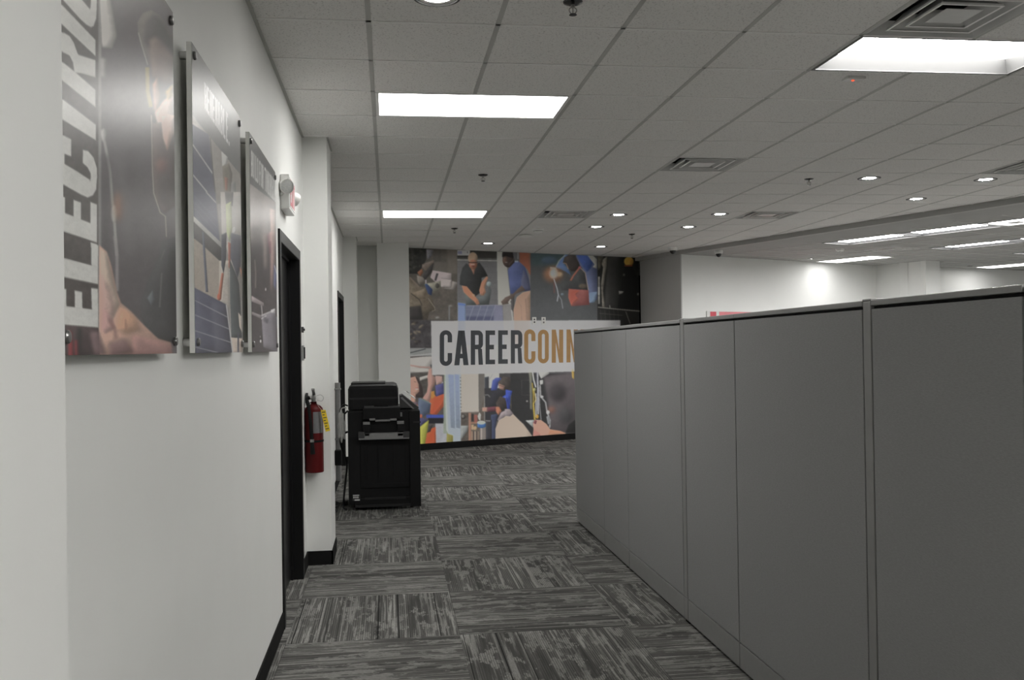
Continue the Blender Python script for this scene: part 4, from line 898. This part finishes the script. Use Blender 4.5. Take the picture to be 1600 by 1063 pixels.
def vent(label, i, j, loc=None, rotz=0):
    t = thing('ceiling_vent', label, 'vent', loc or cell(i, j), rotz, 'square ceiling vents')
    def fr(mb, h0, z0, h1, z1):
        P = [(-h0, -h0, z0), (h0, -h0, z0), (h0, h0, z0), (-h0, h0, z0)]; Q = [(-h1, -h1, z1), (h1, -h1, z1), (h1, h1, z1), (-h1, h1, z1)]
        for k in range(4):
            n = (k + 1) % 4; mb.face([P[k], P[n], Q[n], Q[k]])
    b = MB(); fr(b, .288, .004, .288, .16); b.face([(-.288, -.288, .16), (.288, -.288, .16), (.288, .288, .16), (-.288, .288, .16)]); obj('duct_box', b, M['dark'], t)
    f = MB(); fr(f, .304, .001, .288, -.005); fr(f, .288, -.005, .245, .055); obj('frame', f, M['ventmetal'], t)
    for h in (.215, .150):
        a = MB(); fr(a, h, -.002, h - .050, .055); fr(a, h - .003, .004, h - .053, .061); q = obj('louver', a, M['ventmetal'], t)
        e = MB(); fr(e, h + .006, -.006, h - .006, -.005); fr(e, h + .006, -.006, h + .002, .006); obj('lip', e, M['ventedge'], q)
    c = MB(); c.box((-.092, -.092, -.004), (.092, .092, .0), .001); obj('centre_plate', c, M['ventmetal'], t)
    return t
vent('large square vent cut by the top of the frame above the recessed light', 4, -1)
vent('square vent with bright nested louvers over the partition run', 4, 5)
vent('square vent beside two downlights near the bulkhead', 7, 10)
vent('dim square vent over the walkway beside the white detectors', 3, 10)
vent('square vent at the edge of the frame near the bulkhead', 9, 5)
vent('square vent in the bright bay between two rows of long lights', 0, 0, Vector((7.95, 14.28, FZ - .002)), FR)
vent('square vent at the frame edge under the nearest row of bay lights', 0, 0, Vector((7.78, 11.0, FZ - .002)), FR)

def sprinkler(label, x, y):
    t = thing('fire_sprinkler', label, 'sprinkler', (x, y, CZ), 0, 'ceiling sprinklers')
    a = MB(); a.lathe([(.044, .0), (.042, -.006), (.028, -.012), (.014, -.014), (.0, -.014)], (0, 0, 0), n=28); obj('escutcheon', a, M['darksteel'], t, True)
    b = MB(); b.cyl((0, 0, -.012), (0, 0, -.028), .009, n=14)
    for s in (-1, 1): b.tube([(s * .008, 0, -.026), (s * .017, 0, -.036), (s * .012, 0, -.050), (0, 0, -.056)], .0025, 8)
    b.cyl((0, 0, -.028), (0, 0, -.052), .003, n=8); obj('frame_arms', b, M['brass'], t, True)
    c = MB(); c.lathe([(0, -.056), (.016, -.057), (.0175, -.060), (0, -.061)], (0, 0, 0), n=20); obj('deflector', c, M['darksteel'], t, True)
for lb, x, y in (('sprinkler head at the top of the frame, right before the nearest light', .835, 4.175), ('sprinkler head between the two walkway ceiling lights', .849, 8.42), ('sprinkler head beyond the farther walkway light', .854, 12.2), ('sprinkler head among tiles over the middle of the partition', 3.922, 8.50), ('tiny sprinkler head before the mural, among the far downlights', 3.336, 12.8)): sprinkler(lb, x, y)

t = thing('smoke_detector', 'white domed smoke detector beside the dim vent, nearer of the two', 'detector', (1.945, 12.25, CZ))
a = MB(); a.lathe([(.075, 0), (.074, -.014), (.062, -.018)], (0, 0, 0), n=32); obj('base', a, M['whiteplastic'], t, True)
a = MB(); a.lathe([(.062, -.016), (.060, -.034), (.044, -.050), (.018, -.056), (0, -.057)], (0, 0, 0), n=32); obj('cover', a, M['whiteplastic'], t, True)
a = MB(); a.lathe([(.0605, -.026), (.0612, -.030), (.056, -.038)], (0, 0, 0), n=32); obj('intake_slot', a, M['dark'], t, True)
t = thing('wireless_access_point', 'wide flat white disc on the ceiling beyond the smoke detector', 'access point', (1.865, 12.86, CZ))
a = MB(); a.lathe([(.05, 0), (.05, -.012)], (0, 0, 0), n=32); obj('mount', a, M['whiteplastic'], t, True)
a = MB(); a.lathe([(.0, -.010), (.085, -.010), (.098, -.018), (.094, -.030), (.06, -.040), (0, -.043)], (0, 0, 0), n=36); obj('body', a, M['whiteplastic'], t, True)
t = thing('ceiling_sensor', 'small flat ceiling sensor with a glowing red dot under the recessed light', 'sensor', (2.70, 5.235, CZ))
a = MB(); a.box((-.055, -.040, -.016), (.055, .040, 0), .004); obj('plate', a, M['ventmetal'], t)
a = MB(); a.lathe([(.008, -.016), (.007, -.019), (0, -.020)], (-.005, 0, 0), n=18); obj('indicator', a, M['led'], t, True)
t = thing('heat_detector', 'small white detector under the bay ceiling beside its square vent', 'detector', (7.02, 14.15, FZ))
a = MB(); a.lathe([(.07, 0), (.068, -.02), (.05, -.04), (0, -.045)], (0, 0, 0), n=28); obj('base', a, M['whiteplastic'], t, True)
a = MB(); a.lathe([(.02, -.042), (.016, -.058), (0, -.06)], (0, 0, 0), n=18); obj('probe', a, M['ventmetal'], t, True)
def domecam(label, x, y, z, r=.072):
    t = thing('ceiling_dome_camera', label, 'security camera', (x, y, z), 0)
    a = MB(); a.lathe([(r * .95, 0), (r, -.012), (r, -.040), (r * .90, -.052), (r * .66, -.056)], (0, 0, 0), n=32); obj('housing', a, M['whiteplastic'], t, True)
    b = MB(); b.lathe([(r * .66, -.052), (r * .64, -.072), (r * .48, -.094), (r * .22, -.106), (0, -.109)], (0, 0, 0), n=32); obj('dome', b, M['glassdark'], t, True)
domecam('dome camera hanging beside the end of the grey wing wall', 4.43, 14.50, CZ)
domecam('dome camera under the bay ceiling before the far white wall', 5.12, 14.35, FZ, .066)

# ------------------------------------------------------------------ mural
t = thing('wall_mural', 'large photo collage mural of tradespeople with a lettered white band on the back wall', 'mural', (M0.x, M0.y, 0))
HM = homography([(0, 1), (1, 1), (1, 0), (0, 0)], [(642.0, 694.94), (1001.92, 669.88), (997.61, 402.44), (637.64, 386.87)])
mo = M0 - MN * .003 + Vector((0, 0, CZ - .006))
print_sheet('printed_vinyl', t, mo, MU * ML, Vector((0, 0, -(CZ - .106))), 560, 460, paint_mural(), HM, GAIN_M, M['print'], (M0.x, M0.y, 0))
HMi = np.linalg.inv(HM)
def mural_pt(px, d):
    u, v = hmap(HMi, [px])[0]
    return mo + MU * (ML * u) + Vector((0, 0, -(CZ - .106) * v)) - MN * d
def zl(x, y): return (640 + x / 5.714, 480 + y / 5.714)
LET = [('C', 268, 378, 205, 525), ('A', 398, 525, 208, 519), ('R', 545, 654, 207, 515), ('E', 677, 778, 207, 510), ('E', 790, 892, 206, 506), ('R', 903, 1005, 205, 503),
       ('C', 1022, 1122, 198, 505), ('O', 1145, 1241, 200, 502), ('N', 1268, 1370, 200, 496), ('N', 1400, 1500, 199, 493), ('E', 1526, 1620, 198, 490), ('C', 1640, 1736, 196, 488), ('T', 1752, 1850, 196, 485)]
for k, (ch, xa, xb, ya, yb) in enumerate(LET):
    m = MB((M0.x, M0.y, 0)); w = .36
    for pc in glyph(ch, w, .128, .135):
        P = []
        for gx, gy in pc:
            f = gx / w; x = xa + (xb - xa) * f; slope = -.012 * (xb - xa) * f
            P.append(mural_pt(zl(x, yb + (ya - yb) * gy + slope * (1 - gy)), .0016))
        m.prism(P, MN * .0011)
    obj('letter', m, M['letterdark'] if k < 6 else M['letterorange'], t)['label'] = ('charcoal' if k < 6 else 'ochre') + ' letter of the title band'
for a, ty, lb in ((2.211, 0, 'white wall outlet with two dark sockets above the title band, nearer the copier'), (2.389, 1, 'white data plate above the title band, second of two')):
    c = M0 + MU * a + Vector((0, 0, 1.97)); o = thing('wall_outlet' if not ty else 'data_plate', lb, 'outlet', c, math.atan2(MU.y, MU.x))
    p = MB(); p.box((-.040, -.0105, -.060), (.040, -.0035, .060), .002); obj('cover_plate', p, M['whiteplastic'], o)
    for s in (-1, 1):
        r = MB()
        if not ty: r.cyl((0, -.0125, s * .022), (0, -.009, s * .022), .014, n=16)
        else: r.box((-.014, -.0125, s * .026 - .014), (.014, -.009, s * .026 + .014), .002)
        obj('socket', r, M['charcoal'] if not ty else M['traygrey'], o)

# ------------------------------------------------------------------ posters on standoffs
def poster(label, y0, y1, art, quad, gain, nu, nv):
    z0, z1 = 1.535, 2.447; X = -.561
    t = thing('wall_poster', label, 'poster', (WX, (y0 + y1) / 2, z0), 0, 'trade posters on standoffs'); of = (WX, (y0 + y1) / 2, z0)
    p = MB(of); p.box((X - .015, y0, z0), (X, y1, z1)); obj('backing_board', p, M['board'], t)
    H = homography([(0, 1), (1, 1), (1, 0), (0, 0)], quad)
    print_sheet('printed_face', t, Vector((X + .0006, y0, z1)), Vector((0, y1 - y0, 0)), Vector((0, 0, z0 - z1)), nu, nv, art, H, gain, M['poster'], of)
    for y in (y0 + .030, y1 - .030):
        for z in (z0 + .032, z1 - .032):
            b = MB(of); b.cyl((WX, y, z), (X - .015, y, z), .0125, n=20); s = obj('standoff', b, M['steel'], t, True)
            c = MB(of); c.lathe([(.0125, .0), (.0125, .006), (.010, .009), (0, .0095)], (X, y, z), (1, 0, 0), n=20); obj('cap', c, M['capsteel'], s, True)
poster('poster with big sideways white lettering, a hand and a helmeted worker', 1.725, 2.640, paint_poster_a(), [(92.36, 555.63), (275.95, 552.41), (269.46, 19.3), (83.13, -271.33)], GAIN_P, 330, 480)
poster('middle poster of a worker bending over solar panels', 2.885, 3.800, paint_poster_b(), [(304.84, 551.91), (379.14, 550.6), (374.46, 183.06), (298.83, 65.11)], GAIN_P, 220, 480)
poster('farthest poster, next to the black door, with a dark workshop picture', 4.050, 4.965, paint_poster_c(), [(393.5, 550.35), (433.53, 549.65), (429.87, 269.49), (389.08, 205.87)], GAIN_P, 180, 420)

# ------------------------------------------------------------------ left wall fittings
of = (WX, 5.69, 2.345)
t = thing('exit_sign', 'white emergency exit sign with two round lamp heads above the black door', 'exit sign', of)
a = MB(of); a.box((WX, 5.54, 2.345), (-.548, 5.84, 2.545), .006); obj('housing', a, M['whiteplastic'], t)
a = MB(of); a.box((-.549, 5.555, 2.36), (-.5455, 5.825, 2.53), .001); fp = obj('face_plate', a, M['whitemetal'], t)
a = MB(of); x = 0; wds = {'E': .36, 'X': .40, 'I': .16, 'T': .36}
for ch in 'EXIT':
    for pc in glyph(ch, wds[ch], .13, .14): a.prism([(-.5455, 5.572 + (x + gx) * .150, 2.370 + gy * .150) for gx, gy in pc], (.0012, 0, 0))
    x += wds[ch] + .09
obj('lettering', a, M['redsign'], fp)['label'] = 'red EXIT letters'
for c, ax in (((-.562, 5.505, 2.468), (.52, -.82, -.22)), ((-.555, 5.885, 2.455), (.62, .74, -.22))):
    a = MB(of); a.lathe([(0, -.052), (.020, -.050), (.034, -.030), (.042, .004), (.042, .014), (.037, .015)], c, ax, n=28); h = obj('lamp_head', a, M['whiteplastic'], t, True)
    a = MB(of); a.lathe([(.0375, .010), (.030, .0135), (0, .016)], c, ax, n=28); ln = obj('lens', a, M['lampglass'], h, True)
    a = MB(of); a.cyl((c[0] - .01, c[1], c[2] - .02), (c[0] - .034, c[1] + (.03 if c[1] < 5.6 else -.03), c[2] - .04), .012, n=12); obj('swivel', a, M['whiteplastic'], h)
for z0, z1, nm, lb in ((1.665, 1.705, 'access_reader', 'small dark reader on the wall strip beside the black door, upper one'), (1.47, 1.575, 'light_switch', 'slim wall switch plate beside the black door, lower one')):
    of = (WX, 6.80, z0); t = thing(nm, lb, 'wall switch', of)
    a = MB(of); a.box((WX, 6.765, z0), (-.588, 6.84, z1), .003); obj('plate', a, M['charcoal'] if z0 > 1.6 else M['traygrey'], t)
    a = MB(of); a.box((-.589, 6.785, z0 + .012), (-.580, 6.82, z1 - .012), .002); obj('button', a, M['black'], t)

# fire extinguisher on the face of the pilaster
ex, ey = -.5335, 6.918; of = (ex, ey, .675)
t = thing('fire_extinguisher', 'red fire extinguisher with a yellow tag hung on the white pilaster', 'fire extinguisher', of)
a = MB(of); a.lathe([(.0, .0), (.060, .0), (.064, .005), (.064, .440), (.060, .455), (.046, .470), (.026, .480), (.020, .486), (.020, .500), (0, .500)], (ex, ey, .675), n=40); obj('cylinder', a, M['red'], t, True)
a = MB(of); a.cyl((ex, ey, 1.165), (ex, ey, 1.205), .016, n=18); a.box((ex - .012, ey - .05, 1.195), (ex + .012, ey + .022, 1.222), .004); a.cyl((ex - .04, ey, 1.20), (ex - .016, ey, 1.20), .010, n=14); obj('valve', a, M['steel'], t, True)
a = MB(of); a.prism([(ex - .010, ey - .085, 1.262), (ex - .010, ey + .010, 1.222), (ex - .010, ey + .022, 1.230), (ex - .010, ey - .082, 1.272)], (.022, 0, 0)); a.prism([(ex - .010, ey - .085, 1.212), (ex - .010, ey + .0, 1.208), (ex - .010, ey + .0, 1.216), (ex - .010, ey - .085, 1.222)], (.022, 0, 0)); obj('lever', a, M['steel'], t)
a = MB(of); a.tube([(ex + .018, ey - .045, 1.215), (ex + .050, ey - .05, 1.225), (ex + .072, ey - .05, 1.205), (ex + .058, ey - .05, 1.18), (ex + .026, ey - .048, 1.19)], .0022, 8); obj('pin_ring', a, M['steel'], t, True)
a = MB(of); a.lathe([(0, .0), (.014, .0), (.014, .012), (0, .012)], (ex + .022, ey - .022, 1.188), (.5, -.86, 0), n=18); obj('gauge', a, M['whitemetal'], t, True)
a = MB(of); a.tube([(ex - .036, ey, 1.20), (ex - .046, ey - .045, 1.195), (ex - .030, ey - .072, 1.14), (ex - .020, ey - .078, 1.05), (ex - .014, ey - .078, .96), (ex - .010, ey - .076, .905)], .013, 14); h = obj('hose', a, M['hose'], t, True)
a = MB(of); a.cyl((ex - .010, ey - .077, .915), (ex - .010, ey - .077, .895), .0145, n=16); obj('ferrule', a, M['steel'], h, True)
a = MB(of); a.cyl((ex - .010, ey - .077, .895), (ex - .006, ey - .077, .81), .013, .017, n=16); obj('nozzle', a, M['hose'], h, True)
a = MB(of); a.lathe([(.0645, .215), (.0665, .217), (.0665, .229), (.0645, .231)], (ex, ey, .675), n=40); a.box((ex - .05, ey + .055, .885), (ex + .05, 6.990, .91), .002); obj('strap', a, M['hose'], t, True)
a = MB(of)                                            # wrapped paper label on the front
ar = [(math.radians(d)) for d in range(-92, -18, 6)]
for q, r_ in zip(ar[:-1], ar[1:]): a.face([(ex + .0646 * math.cos(q), ey + .0646 * math.sin(q), .955), (ex + .0646 * math.cos(r_), ey + .0646 * math.sin(r_), .955), (ex + .0646 * math.cos(r_), ey + .0646 * math.sin(r_), 1.105), (ex + .0646 * math.cos(q), ey + .0646 * math.sin(q), 1.105)])
obj('label', a, M['silverlabel'], t, True)
a = MB(of); tg = [(ex + .052, ey - .070, 1.118), (ex + .086, ey - .070, 1.118), (ex + .116, ey - .072, .972), (ex + .084, ey - .072, .965)]; a.prism(tg, (0, .0012, 0)); g = obj('inspection_tag', a, M['yellow'], t)
a = MB(of)
for k in range(7):
    f = .08 + k * .13; c0 = Vector(tg[0]).lerp(Vector(tg[3]), f); c1 = Vector(tg[1]).lerp(Vector(tg[2]), f); p0 = c0.lerp(c1, .14); p1 = c0.lerp(c1, .86 if k % 2 == 0 else .6); dz = Vector((0, 0, -.006))
    a.prism([p0 + Vector((0, -.0008, 0)), p1 + Vector((0, -.0008, 0)), p1 + dz + Vector((0, -.0008, 0)), p0 + dz + Vector((0, -.0008, 0))], (0, .0006, 0))
obj('print', a, M['charcoal'], g)
a = MB(of); a.tube([(ex + .02, ey - .03, 1.17), (ex + .04, ey - .06, 1.14), (ex + .066, ey - .070, 1.112)], .0012, 6); obj('tie', a, M['steel'], g, True)
a = MB(of); a.tube([(ex - .056, 6.988, 1.222), (ex - .055, ey + .01, 1.224), (ex - .02, ey, 1.205)], .0025, 8, smooth=0); a.tube([(ex - .060, 6.985, 1.225), (ex - .060, 6.96, 1.225), (ex - .060, 6.95, 1.165), (ex - .022, 6.94, 1.168), (ex - .012, 6.93, 1.18)], .0035, 8, smooth=2); a.box((ex - .062, 6.982, 1.16), (ex - .045, 6.990, 1.235)); obj('bracket', a, M['charcoal'], t, True)

# ------------------------------------------------------------------ copier
def P9(x, y, Y=9.25):
    """point of the copier's front plane from a drawing measured in photo units"""
    return (-.411 + (x - 541) * .006085, Y, .972 - (y - 640) * .00609 - (x - 541) * .00014)
def pb(m, x0, y0, x1, y1, Ya, Yb, bev=.006):
    A = P9(x0, y0); B = P9(x1, y1); m.box((A[0], Ya, min(A[2], B[2])), (B[0], Yb, max(A[2], B[2])), bev)
of = (-.06, 9.6, 0)
t = thing('office_copier', 'large black office copier standing on the carpet by the left wall', 'copier', of)
F = 9.27
a = MB(of); a.box((-.40, F, .055), (.285, 10.02, .955), .012); a.box((-.345, F - .008, .035), (.20, 10.0, .12), .008); obj('body', a, M['black'], t)
a = MB(of); pb(a, 543.5, 602, 622.5, 646, F + .02, 10.0, .045); obj('document_feeder', a, M['black'], t)
a = MB(of); pb(a, 543.8, 622.4, 622.2, 623.6, F + .017, F + .03, 0); pb(a, 548, 599, 602, 603, F + .10, 9.8, .004); obj('feeder_ridge', a, M['ridge'], t)
a = MB(of); A = P9(566, 636); pb(a, 567, 637, 625, 654, F - .085, F + .05, .006); tr = obj('upper_tray', a, M['blackrough'], t)
a = MB(of); pb(a, 569, 634.5, 584, 637.5, F - .085, F - .01, .002); pb(a, 606, 634.5, 624, 637.5, F - .085, F - .01, .002); pb(a, 584, 635.6, 606, 637.2, F - .085, F - .03, .001); obj('tray_lip', a, M['charcoal'], tr)
a = MB(of); pb(a, 577, 653.5, 586, 656.5, F - .09, F + .0, .002); pb(a, 609, 653.5, 619, 656.5, F - .09, F + .0, .002); pb(a, 586, 655, 609, 658, F - .07, F, .002); pb(a, 618, 645, 628, 651, F - .03, F + .01, .003); obj('tray_catch', a, M['traygrey'], tr)
a = MB(of); pb(a, 566, 659, 578, 676, F - .075, F + .01, .004); pb(a, 620, 659, 631, 674, F - .075, F + .01, .004); pb(a, 578, 657, 620, 676, F - .03, F + .01, .003); br = obj('tray_arm', a, M['blackrough'], t)
a = MB(of); pb(a, 567, 659, 577.6, 663, F - .078, F - .03, .001); pb(a, 620, 658, 630.5, 662, F - .078, F - .03, .001); obj('arm_cap', a, M['traygrey'], br)
a = MB(of); pb(a, 560, 677, 638.5, 685, F - .10, F + .01, .003); ft = obj('bypass_tray', a, M['traygrey'], t)
a = MB(of); pb(a, 559.5, 674.5, 569, 684, F - .105, F, .003); pb(a, 569, 676, 577, 681, F - .10, F - .02, .003); obj('paper_guide', a, M['charcoal'], ft)
a = MB(of); pb(a, 629, 674, 638.8, 683, F - .105, F, .003); pb(a, 620, 676, 629, 681, F - .10, F - .02, .003); obj('paper_guide', a, M['charcoal'], ft)
a = MB(of); pb(a, 562, 688, 638, 760, F - .012, F + .005, .004)
for x in (569, 589, 613, 632): pb(a, x, 690, x + 2, 750, F - .019, F - .008, .001)
pb(a, 562, 757, 638, 762, F - .018, F, .002); pn = obj('side_door', a, M['blackrough'], t)
a = MB(of); pb(a, 568, 779.2, 632, 781, F - .016, F + .005, .001); pb(a, 553, 790.6, 645, 792.2, F - .02, F + .005, .001); obj('ridge', a, M['ridge'], t)
a = MB(of); pb(a, 639, 642, 656, 793, F - .022, F + .02, .006); sp_ = obj('front_cover', a, M['black'], t)
a = MB(of); pb(a, 645, 659, 657, 661, F - .026, F - .01, .001); obj('seam', a, M['ridge'], sp_)
a = MB(of); pb(a, 549, 774, 560.5, 783.5, F - .011, F - .004, 0); st = obj('sticker', a, M['charcoal'], t)
a = MB(of); pb(a, 549.5, 774.3, 559, 775.4, F - .0125, F - .011, 0); pb(a, 552, 781.4, 560, 783, F - .0125, F - .011, 0)
for x in (550, 552.2, 554.6, 556.6): pb(a, x, 776.6, x + 1.4, 779.4, F - .0125, F - .011, 0)
obj('sticker_print', a, M['paper'], st)
a = MB(of); A = Vector(P9(624, 619, F + .06)); B = Vector(P9(655, 640, F + .06)); a.prism([A, A + Vector((.03, 0, .006)), B + Vector((.0, 0, .012)), B + Vector((-.02, 0, 0)), P9(625, 640, F + .06)], (0, .30, 0)); cp = obj('control_panel', a, M['charcoal'], t)
a = MB(of); a.prism([A + Vector((.010, -.004, -.02)), A + Vector((.03, -.004, -.012)), B + Vector((-.045, -.004, .004)), B + Vector((-.06, -.004, .0))], (0, .003, 0)); obj('panel_edge', a, M['traygrey'], cp)
a = MB(of); a.box((-.36, F + .06, .955), (.24, 9.98, .972), .003); obj('top_plate', a, M['ridge'], t)
for x in (-.32, .20):
    for y in (F + .09, 9.9):
        c = MB(of); c.cyl((x - .015, y, .028), (x + .015, y, .028), .028, n=20); c.box((x - .022, y - .02, .028), (x + .022, y + .02, .06), .004); obj('caster', c, M['blackrough'], t, True)
o = thing('paper_stack', 'loose white papers lying over the edge of the copier panel', 'paper', (.185, 9.42, .958))
a = MB(); m4 = Matrix.Translation((0, 0, .135)) @ Matrix.Rotation(math.radians(32), 4, 'Y'); a.box((-.06, -.10, 0), (.075, .10, .004), 0, m4); a.box((-.05, -.09, .005), (.062, .08, .009), 0, m4 @ Matrix.Rotation(.12, 4, 'Z')); obj('sheets', a, M['paper'], o)
a = MB(); a.box((-.035, -.06, .012), (.0, .02, .024), .004, m4); obj('clip', a, M['steel'], o)

# bag, cord, conduit and cables between the copier and the wall
def crumple(name, mt, parent, c, rx, ry, rz, seed, amp):
    b = bmesh.new(); bmesh.ops.create_icosphere(b, subdivisions=4, radius=1.0); rs = np.random.RandomState(seed); K = rs.normal(0, 3.2, (14, 3)); ph = rs.rand(14) * 7
    for v in b.verts:
        n = v.co.normalized(); d = sum(math.sin(Vector(k).dot(n) + p) for k, p in zip(K, ph)) / 14
        f = 1 + amp * abs(d) * 2.2 - amp * .4
        v.co = Vector((c[0] + n.x * rx * f, c[1] + n.y * ry * f, c[2] + n.z * rz * f * (1 if n.z < 0 else .9)))
    m = MB(); m.bm.free(); m.bm = b
    return obj(name, m, mt, parent, False)
bg = thing('plastic_bag', 'crumpled translucent plastic bag hanging on the copier near the wall', 'bag', (-.462, 9.34, .70))
crumple('bag_body', M['bag'], bg, (0, 0, .10), .036, .065, .150, 4, .5)
a = MB(); a.tube([(.01, 0, .22), (.0, .01, .27), (.03, .0, .285), (.05, .0, .278)], .006, 8); obj('bag_neck', a, M['bag'], bg, True)
pc = thing('power_cord', 'black power cord looping down between the copier and the wall', 'cord', (-.47, 9.45, .02))
a = MB((-.47, 9.45, .02)); a.tube([(-.412, 9.56, .99), (-.452, 9.52, 1.00), (-.482, 9.50, .94), (-.468, 9.52, .89), (-.43, 9.54, .92), (-.412, 9.56, .94)], .008, 10); a.tube([(-.412, 9.52, .735), (-.455, 9.50, .715), (-.482, 9.50, .655), (-.472, 9.52, .58), (-.445, 9.54, .50), (-.425, 9.56, .40), (-.445, 9.54, .22), (-.46, 9.50, .05), (-.455, 9.44, .012), (-.44, 9.36, .010), (-.425, 9.30, .010)], .010, 10); obj('cable', a, M['cable'], pc, True)
a = MB((-.47, 9.45, .02)); a.box((-.475, 9.60, .0), (-.425, 9.70, .045), .008); a.cyl((-.455, 9.60, .02), (-.455, 9.55, .015), .010, .006, n=12); obj('adapter', a, M['cable'], pc)
fcb = thing('floor_cables', 'tangle of dark cables on the carpet beside the copier', 'cables', (-.5, 9.7, .01)); fcb['kind'] = 'stuff'
a = MB((-.5, 9.7, .01)); rs = np.random.RandomState(2)
for k in range(7):
    pts = [(-.585 + .085 * rs.rand(), 9.10 + q * .085 + .05 * rs.rand(), .009 + .018 * rs.rand() * (k % 3)) for q in range(8)]; a.tube(pts, .006 + .003 * (k % 2), 8)
obj('cable', a, M['cable'], fcb, True)
of = (WX, 10.70, .1); cd = thing('wall_conduit', 'grey metal conduit running up the wall behind the copier', 'conduit', of)
a = MB(of); a.cyl((-.566, 10.70, .1), (-.566, 10.70, 1.18), .030, n=24); a.box((WX, 10.665, 1.10), (-.53, 10.735, 1.12), .003); a.box((WX, 10.665, .55), (-.53, 10.735, .57), .003); obj('pipe', a, M['traygrey'], cd, True)
a = MB(of); a.box((WX + .002, 10.54, .285), (-.525, 10.64, .45), .008); obj('outlet_box', a, M['blackrough'], cd)

# ------------------------------------------------------------------ grey office partition
XF, TH = 1.6152, .072
def panel(label, y0, y1, end=False):
    c = (XF + TH / 2, (y0 + y1) / 2, 0); t = thing('cubicle_panel', label, 'office partition', c, 0, 'grey fabric partition panels')
    g = .0035; ya, yb = y0 + g, y1 - g
    a = MB(c); a.box((XF + .010, ya, .02), (XF + TH - .010, yb, 1.658)); obj('core', a, M['rubber'], t)
    for xa, xb in ((XF, XF + .011), (XF + TH - .011, XF + TH)):
        a = MB(c); a.box((xa, ya + .001, .137), (xb, yb - .001, 1.649), .0025); obj('fabric_skin', a, M['fabric'], t)
        a = MB(c); a.box((xa, ya, .016), (xb, yb, .132), .003); obj('base_cover', a, M['greymetal'], t)
    a = MB(c); a.box((XF - .001, y0, 1.660), (XF + TH + .001, y1, 1.680), .003); obj('top_cap', a, M['greymetal'], t)
    for y in (y0 + .12, y1 - .12):
        a = MB(c); a.cyl((c[0], y, 0), (c[0], y, .02), .02, n=16); obj('foot', a, M['dark'], t)
    if end: a = MB(c); a.box((XF, y1 - .002, .016), (XF + TH, y1 + .016, 1.680), .003); obj('end_trim', a, M['greymetal'], t)
def post(label, y0, y1):
    c = (XF + TH / 2, (y0 + y1) / 2, 0); t = thing('partition_post', label, 'partition post', c, 0, 'grey partition posts')
    a = MB(c); a.box((XF + .006, y0 + .004, 0), (XF + TH - .006, y1 - .004, 1.67)); obj('core', a, M['rubber'], t)
    a = MB(c); a.box((XF - .0005, y0 + .003, .138), (XF + TH + .0005, y1 - .003, 1.676), .003); obj('cover', a, M['greymetal'], t)
    a = MB(c); a.box((XF - .001, y0 + .001, .016), (XF + TH + .001, y1 - .001, .134), .003); obj('base_cover', a, M['greymetal'], t)
    a = MB(c); a.box((XF - .001, y0, 1.676), (XF + TH + .001, y1, 1.685), .003); obj('cap', a, M['greymetal'], t)
panel('grey fabric partition panel at the far free end of the run, beside the mural', 7.160, 8.247, True)
panel('narrow grey partition panel, second from the free end', 6.410, 7.160)
panel('grey partition panel just beyond the farther post', 5.178, 6.410)
post('slim grey partition post farther along the run', 5.112, 5.178)
panel('narrow grey partition panel on the near side of the farther post', 4.332, 5.112)
panel('wide grey partition panel just beyond the nearer post', 3.100, 4.332)
post('broad grey partition post nearest the viewer', 3.042, 3.100)
panel('largest grey partition panel in the foreground, nearer than both posts', 2.266, 3.042)
panel('grey partition panel cut off by the edge of the frame', 1.10, 2.258)

# ------------------------------------------------------------------ far white wall: banner and wall washers
wd = (WB - WE).normalized(); wn = Vector((wd.y, -wd.x, 0)); p0 = WE + wd * .56 + wn * .0
bn = thing('wall_banner', 'red and white banner on the far white wall, its top showing over the partition', 'banner', (p0.x, p0.y, 1.35), math.atan2(wd.y, wd.x))
a = MB(); a.box((0, -.022, 0), (1.9, -.001, .745), .002); obj('board', a, M['paper'], bn)
for x0, x1, c in ((.075, .215, 'redsign'), (.285, 1.86, 'pinksign')):
    a = MB(); a.box((x0, -.0235, .01), (x1, -.0215, .735)); obj('stripe', a, M[c], bn)
for nm, pos in (('round can washing the far white wall with a bright scallop', WE + wd * 2.70 + wn * .42), ('round can washing the wall beyond the white column', Vector((11.35, 17.45, 0)))):
    t = downlight(nm, pos.x, pos.y, FZ, .045)
    l = bpy.data.lights.new('wall_washer', 'SPOT'); l.energy = WASH; l.spot_size = math.radians(72); l.spot_blend = .95; l.shadow_soft_size = .05; l.color = (1, .99, .97)
    lo = bpy.data.objects.new('washer_lamp', l); COL.objects.link(lo); lo.parent = t; lo.location = (0, 0, -.03); lo.rotation_euler = (0, 0, 0)

# ------------------------------------------------------------------ world and view
w = bpy.data.worlds.new('world'); SC.world = w; w.use_nodes = True
w.node_tree.nodes['Background'].inputs[0].default_value = (.02, .02, .02, 1); w.node_tree.nodes['Background'].inputs[1].default_value = 0.0
SC.view_settings.view_transform = 'Standard'; SC.view_settings.look = 'None'; SC.view_settings.gamma = 1; SC.view_settings.use_curve_mapping = False
SC.view_settings.exposure = EXPO
SC.cycles.use_denoising = True; SC.cycles.max_bounces = 10; SC.cycles.diffuse_bounces = 7; SC.cycles.glossy_bounces = 4
SC.cycles.sample_clamp_indirect = 12
SC.cycles.caustics_reflective = False; SC.cycles.caustics_refractive = False
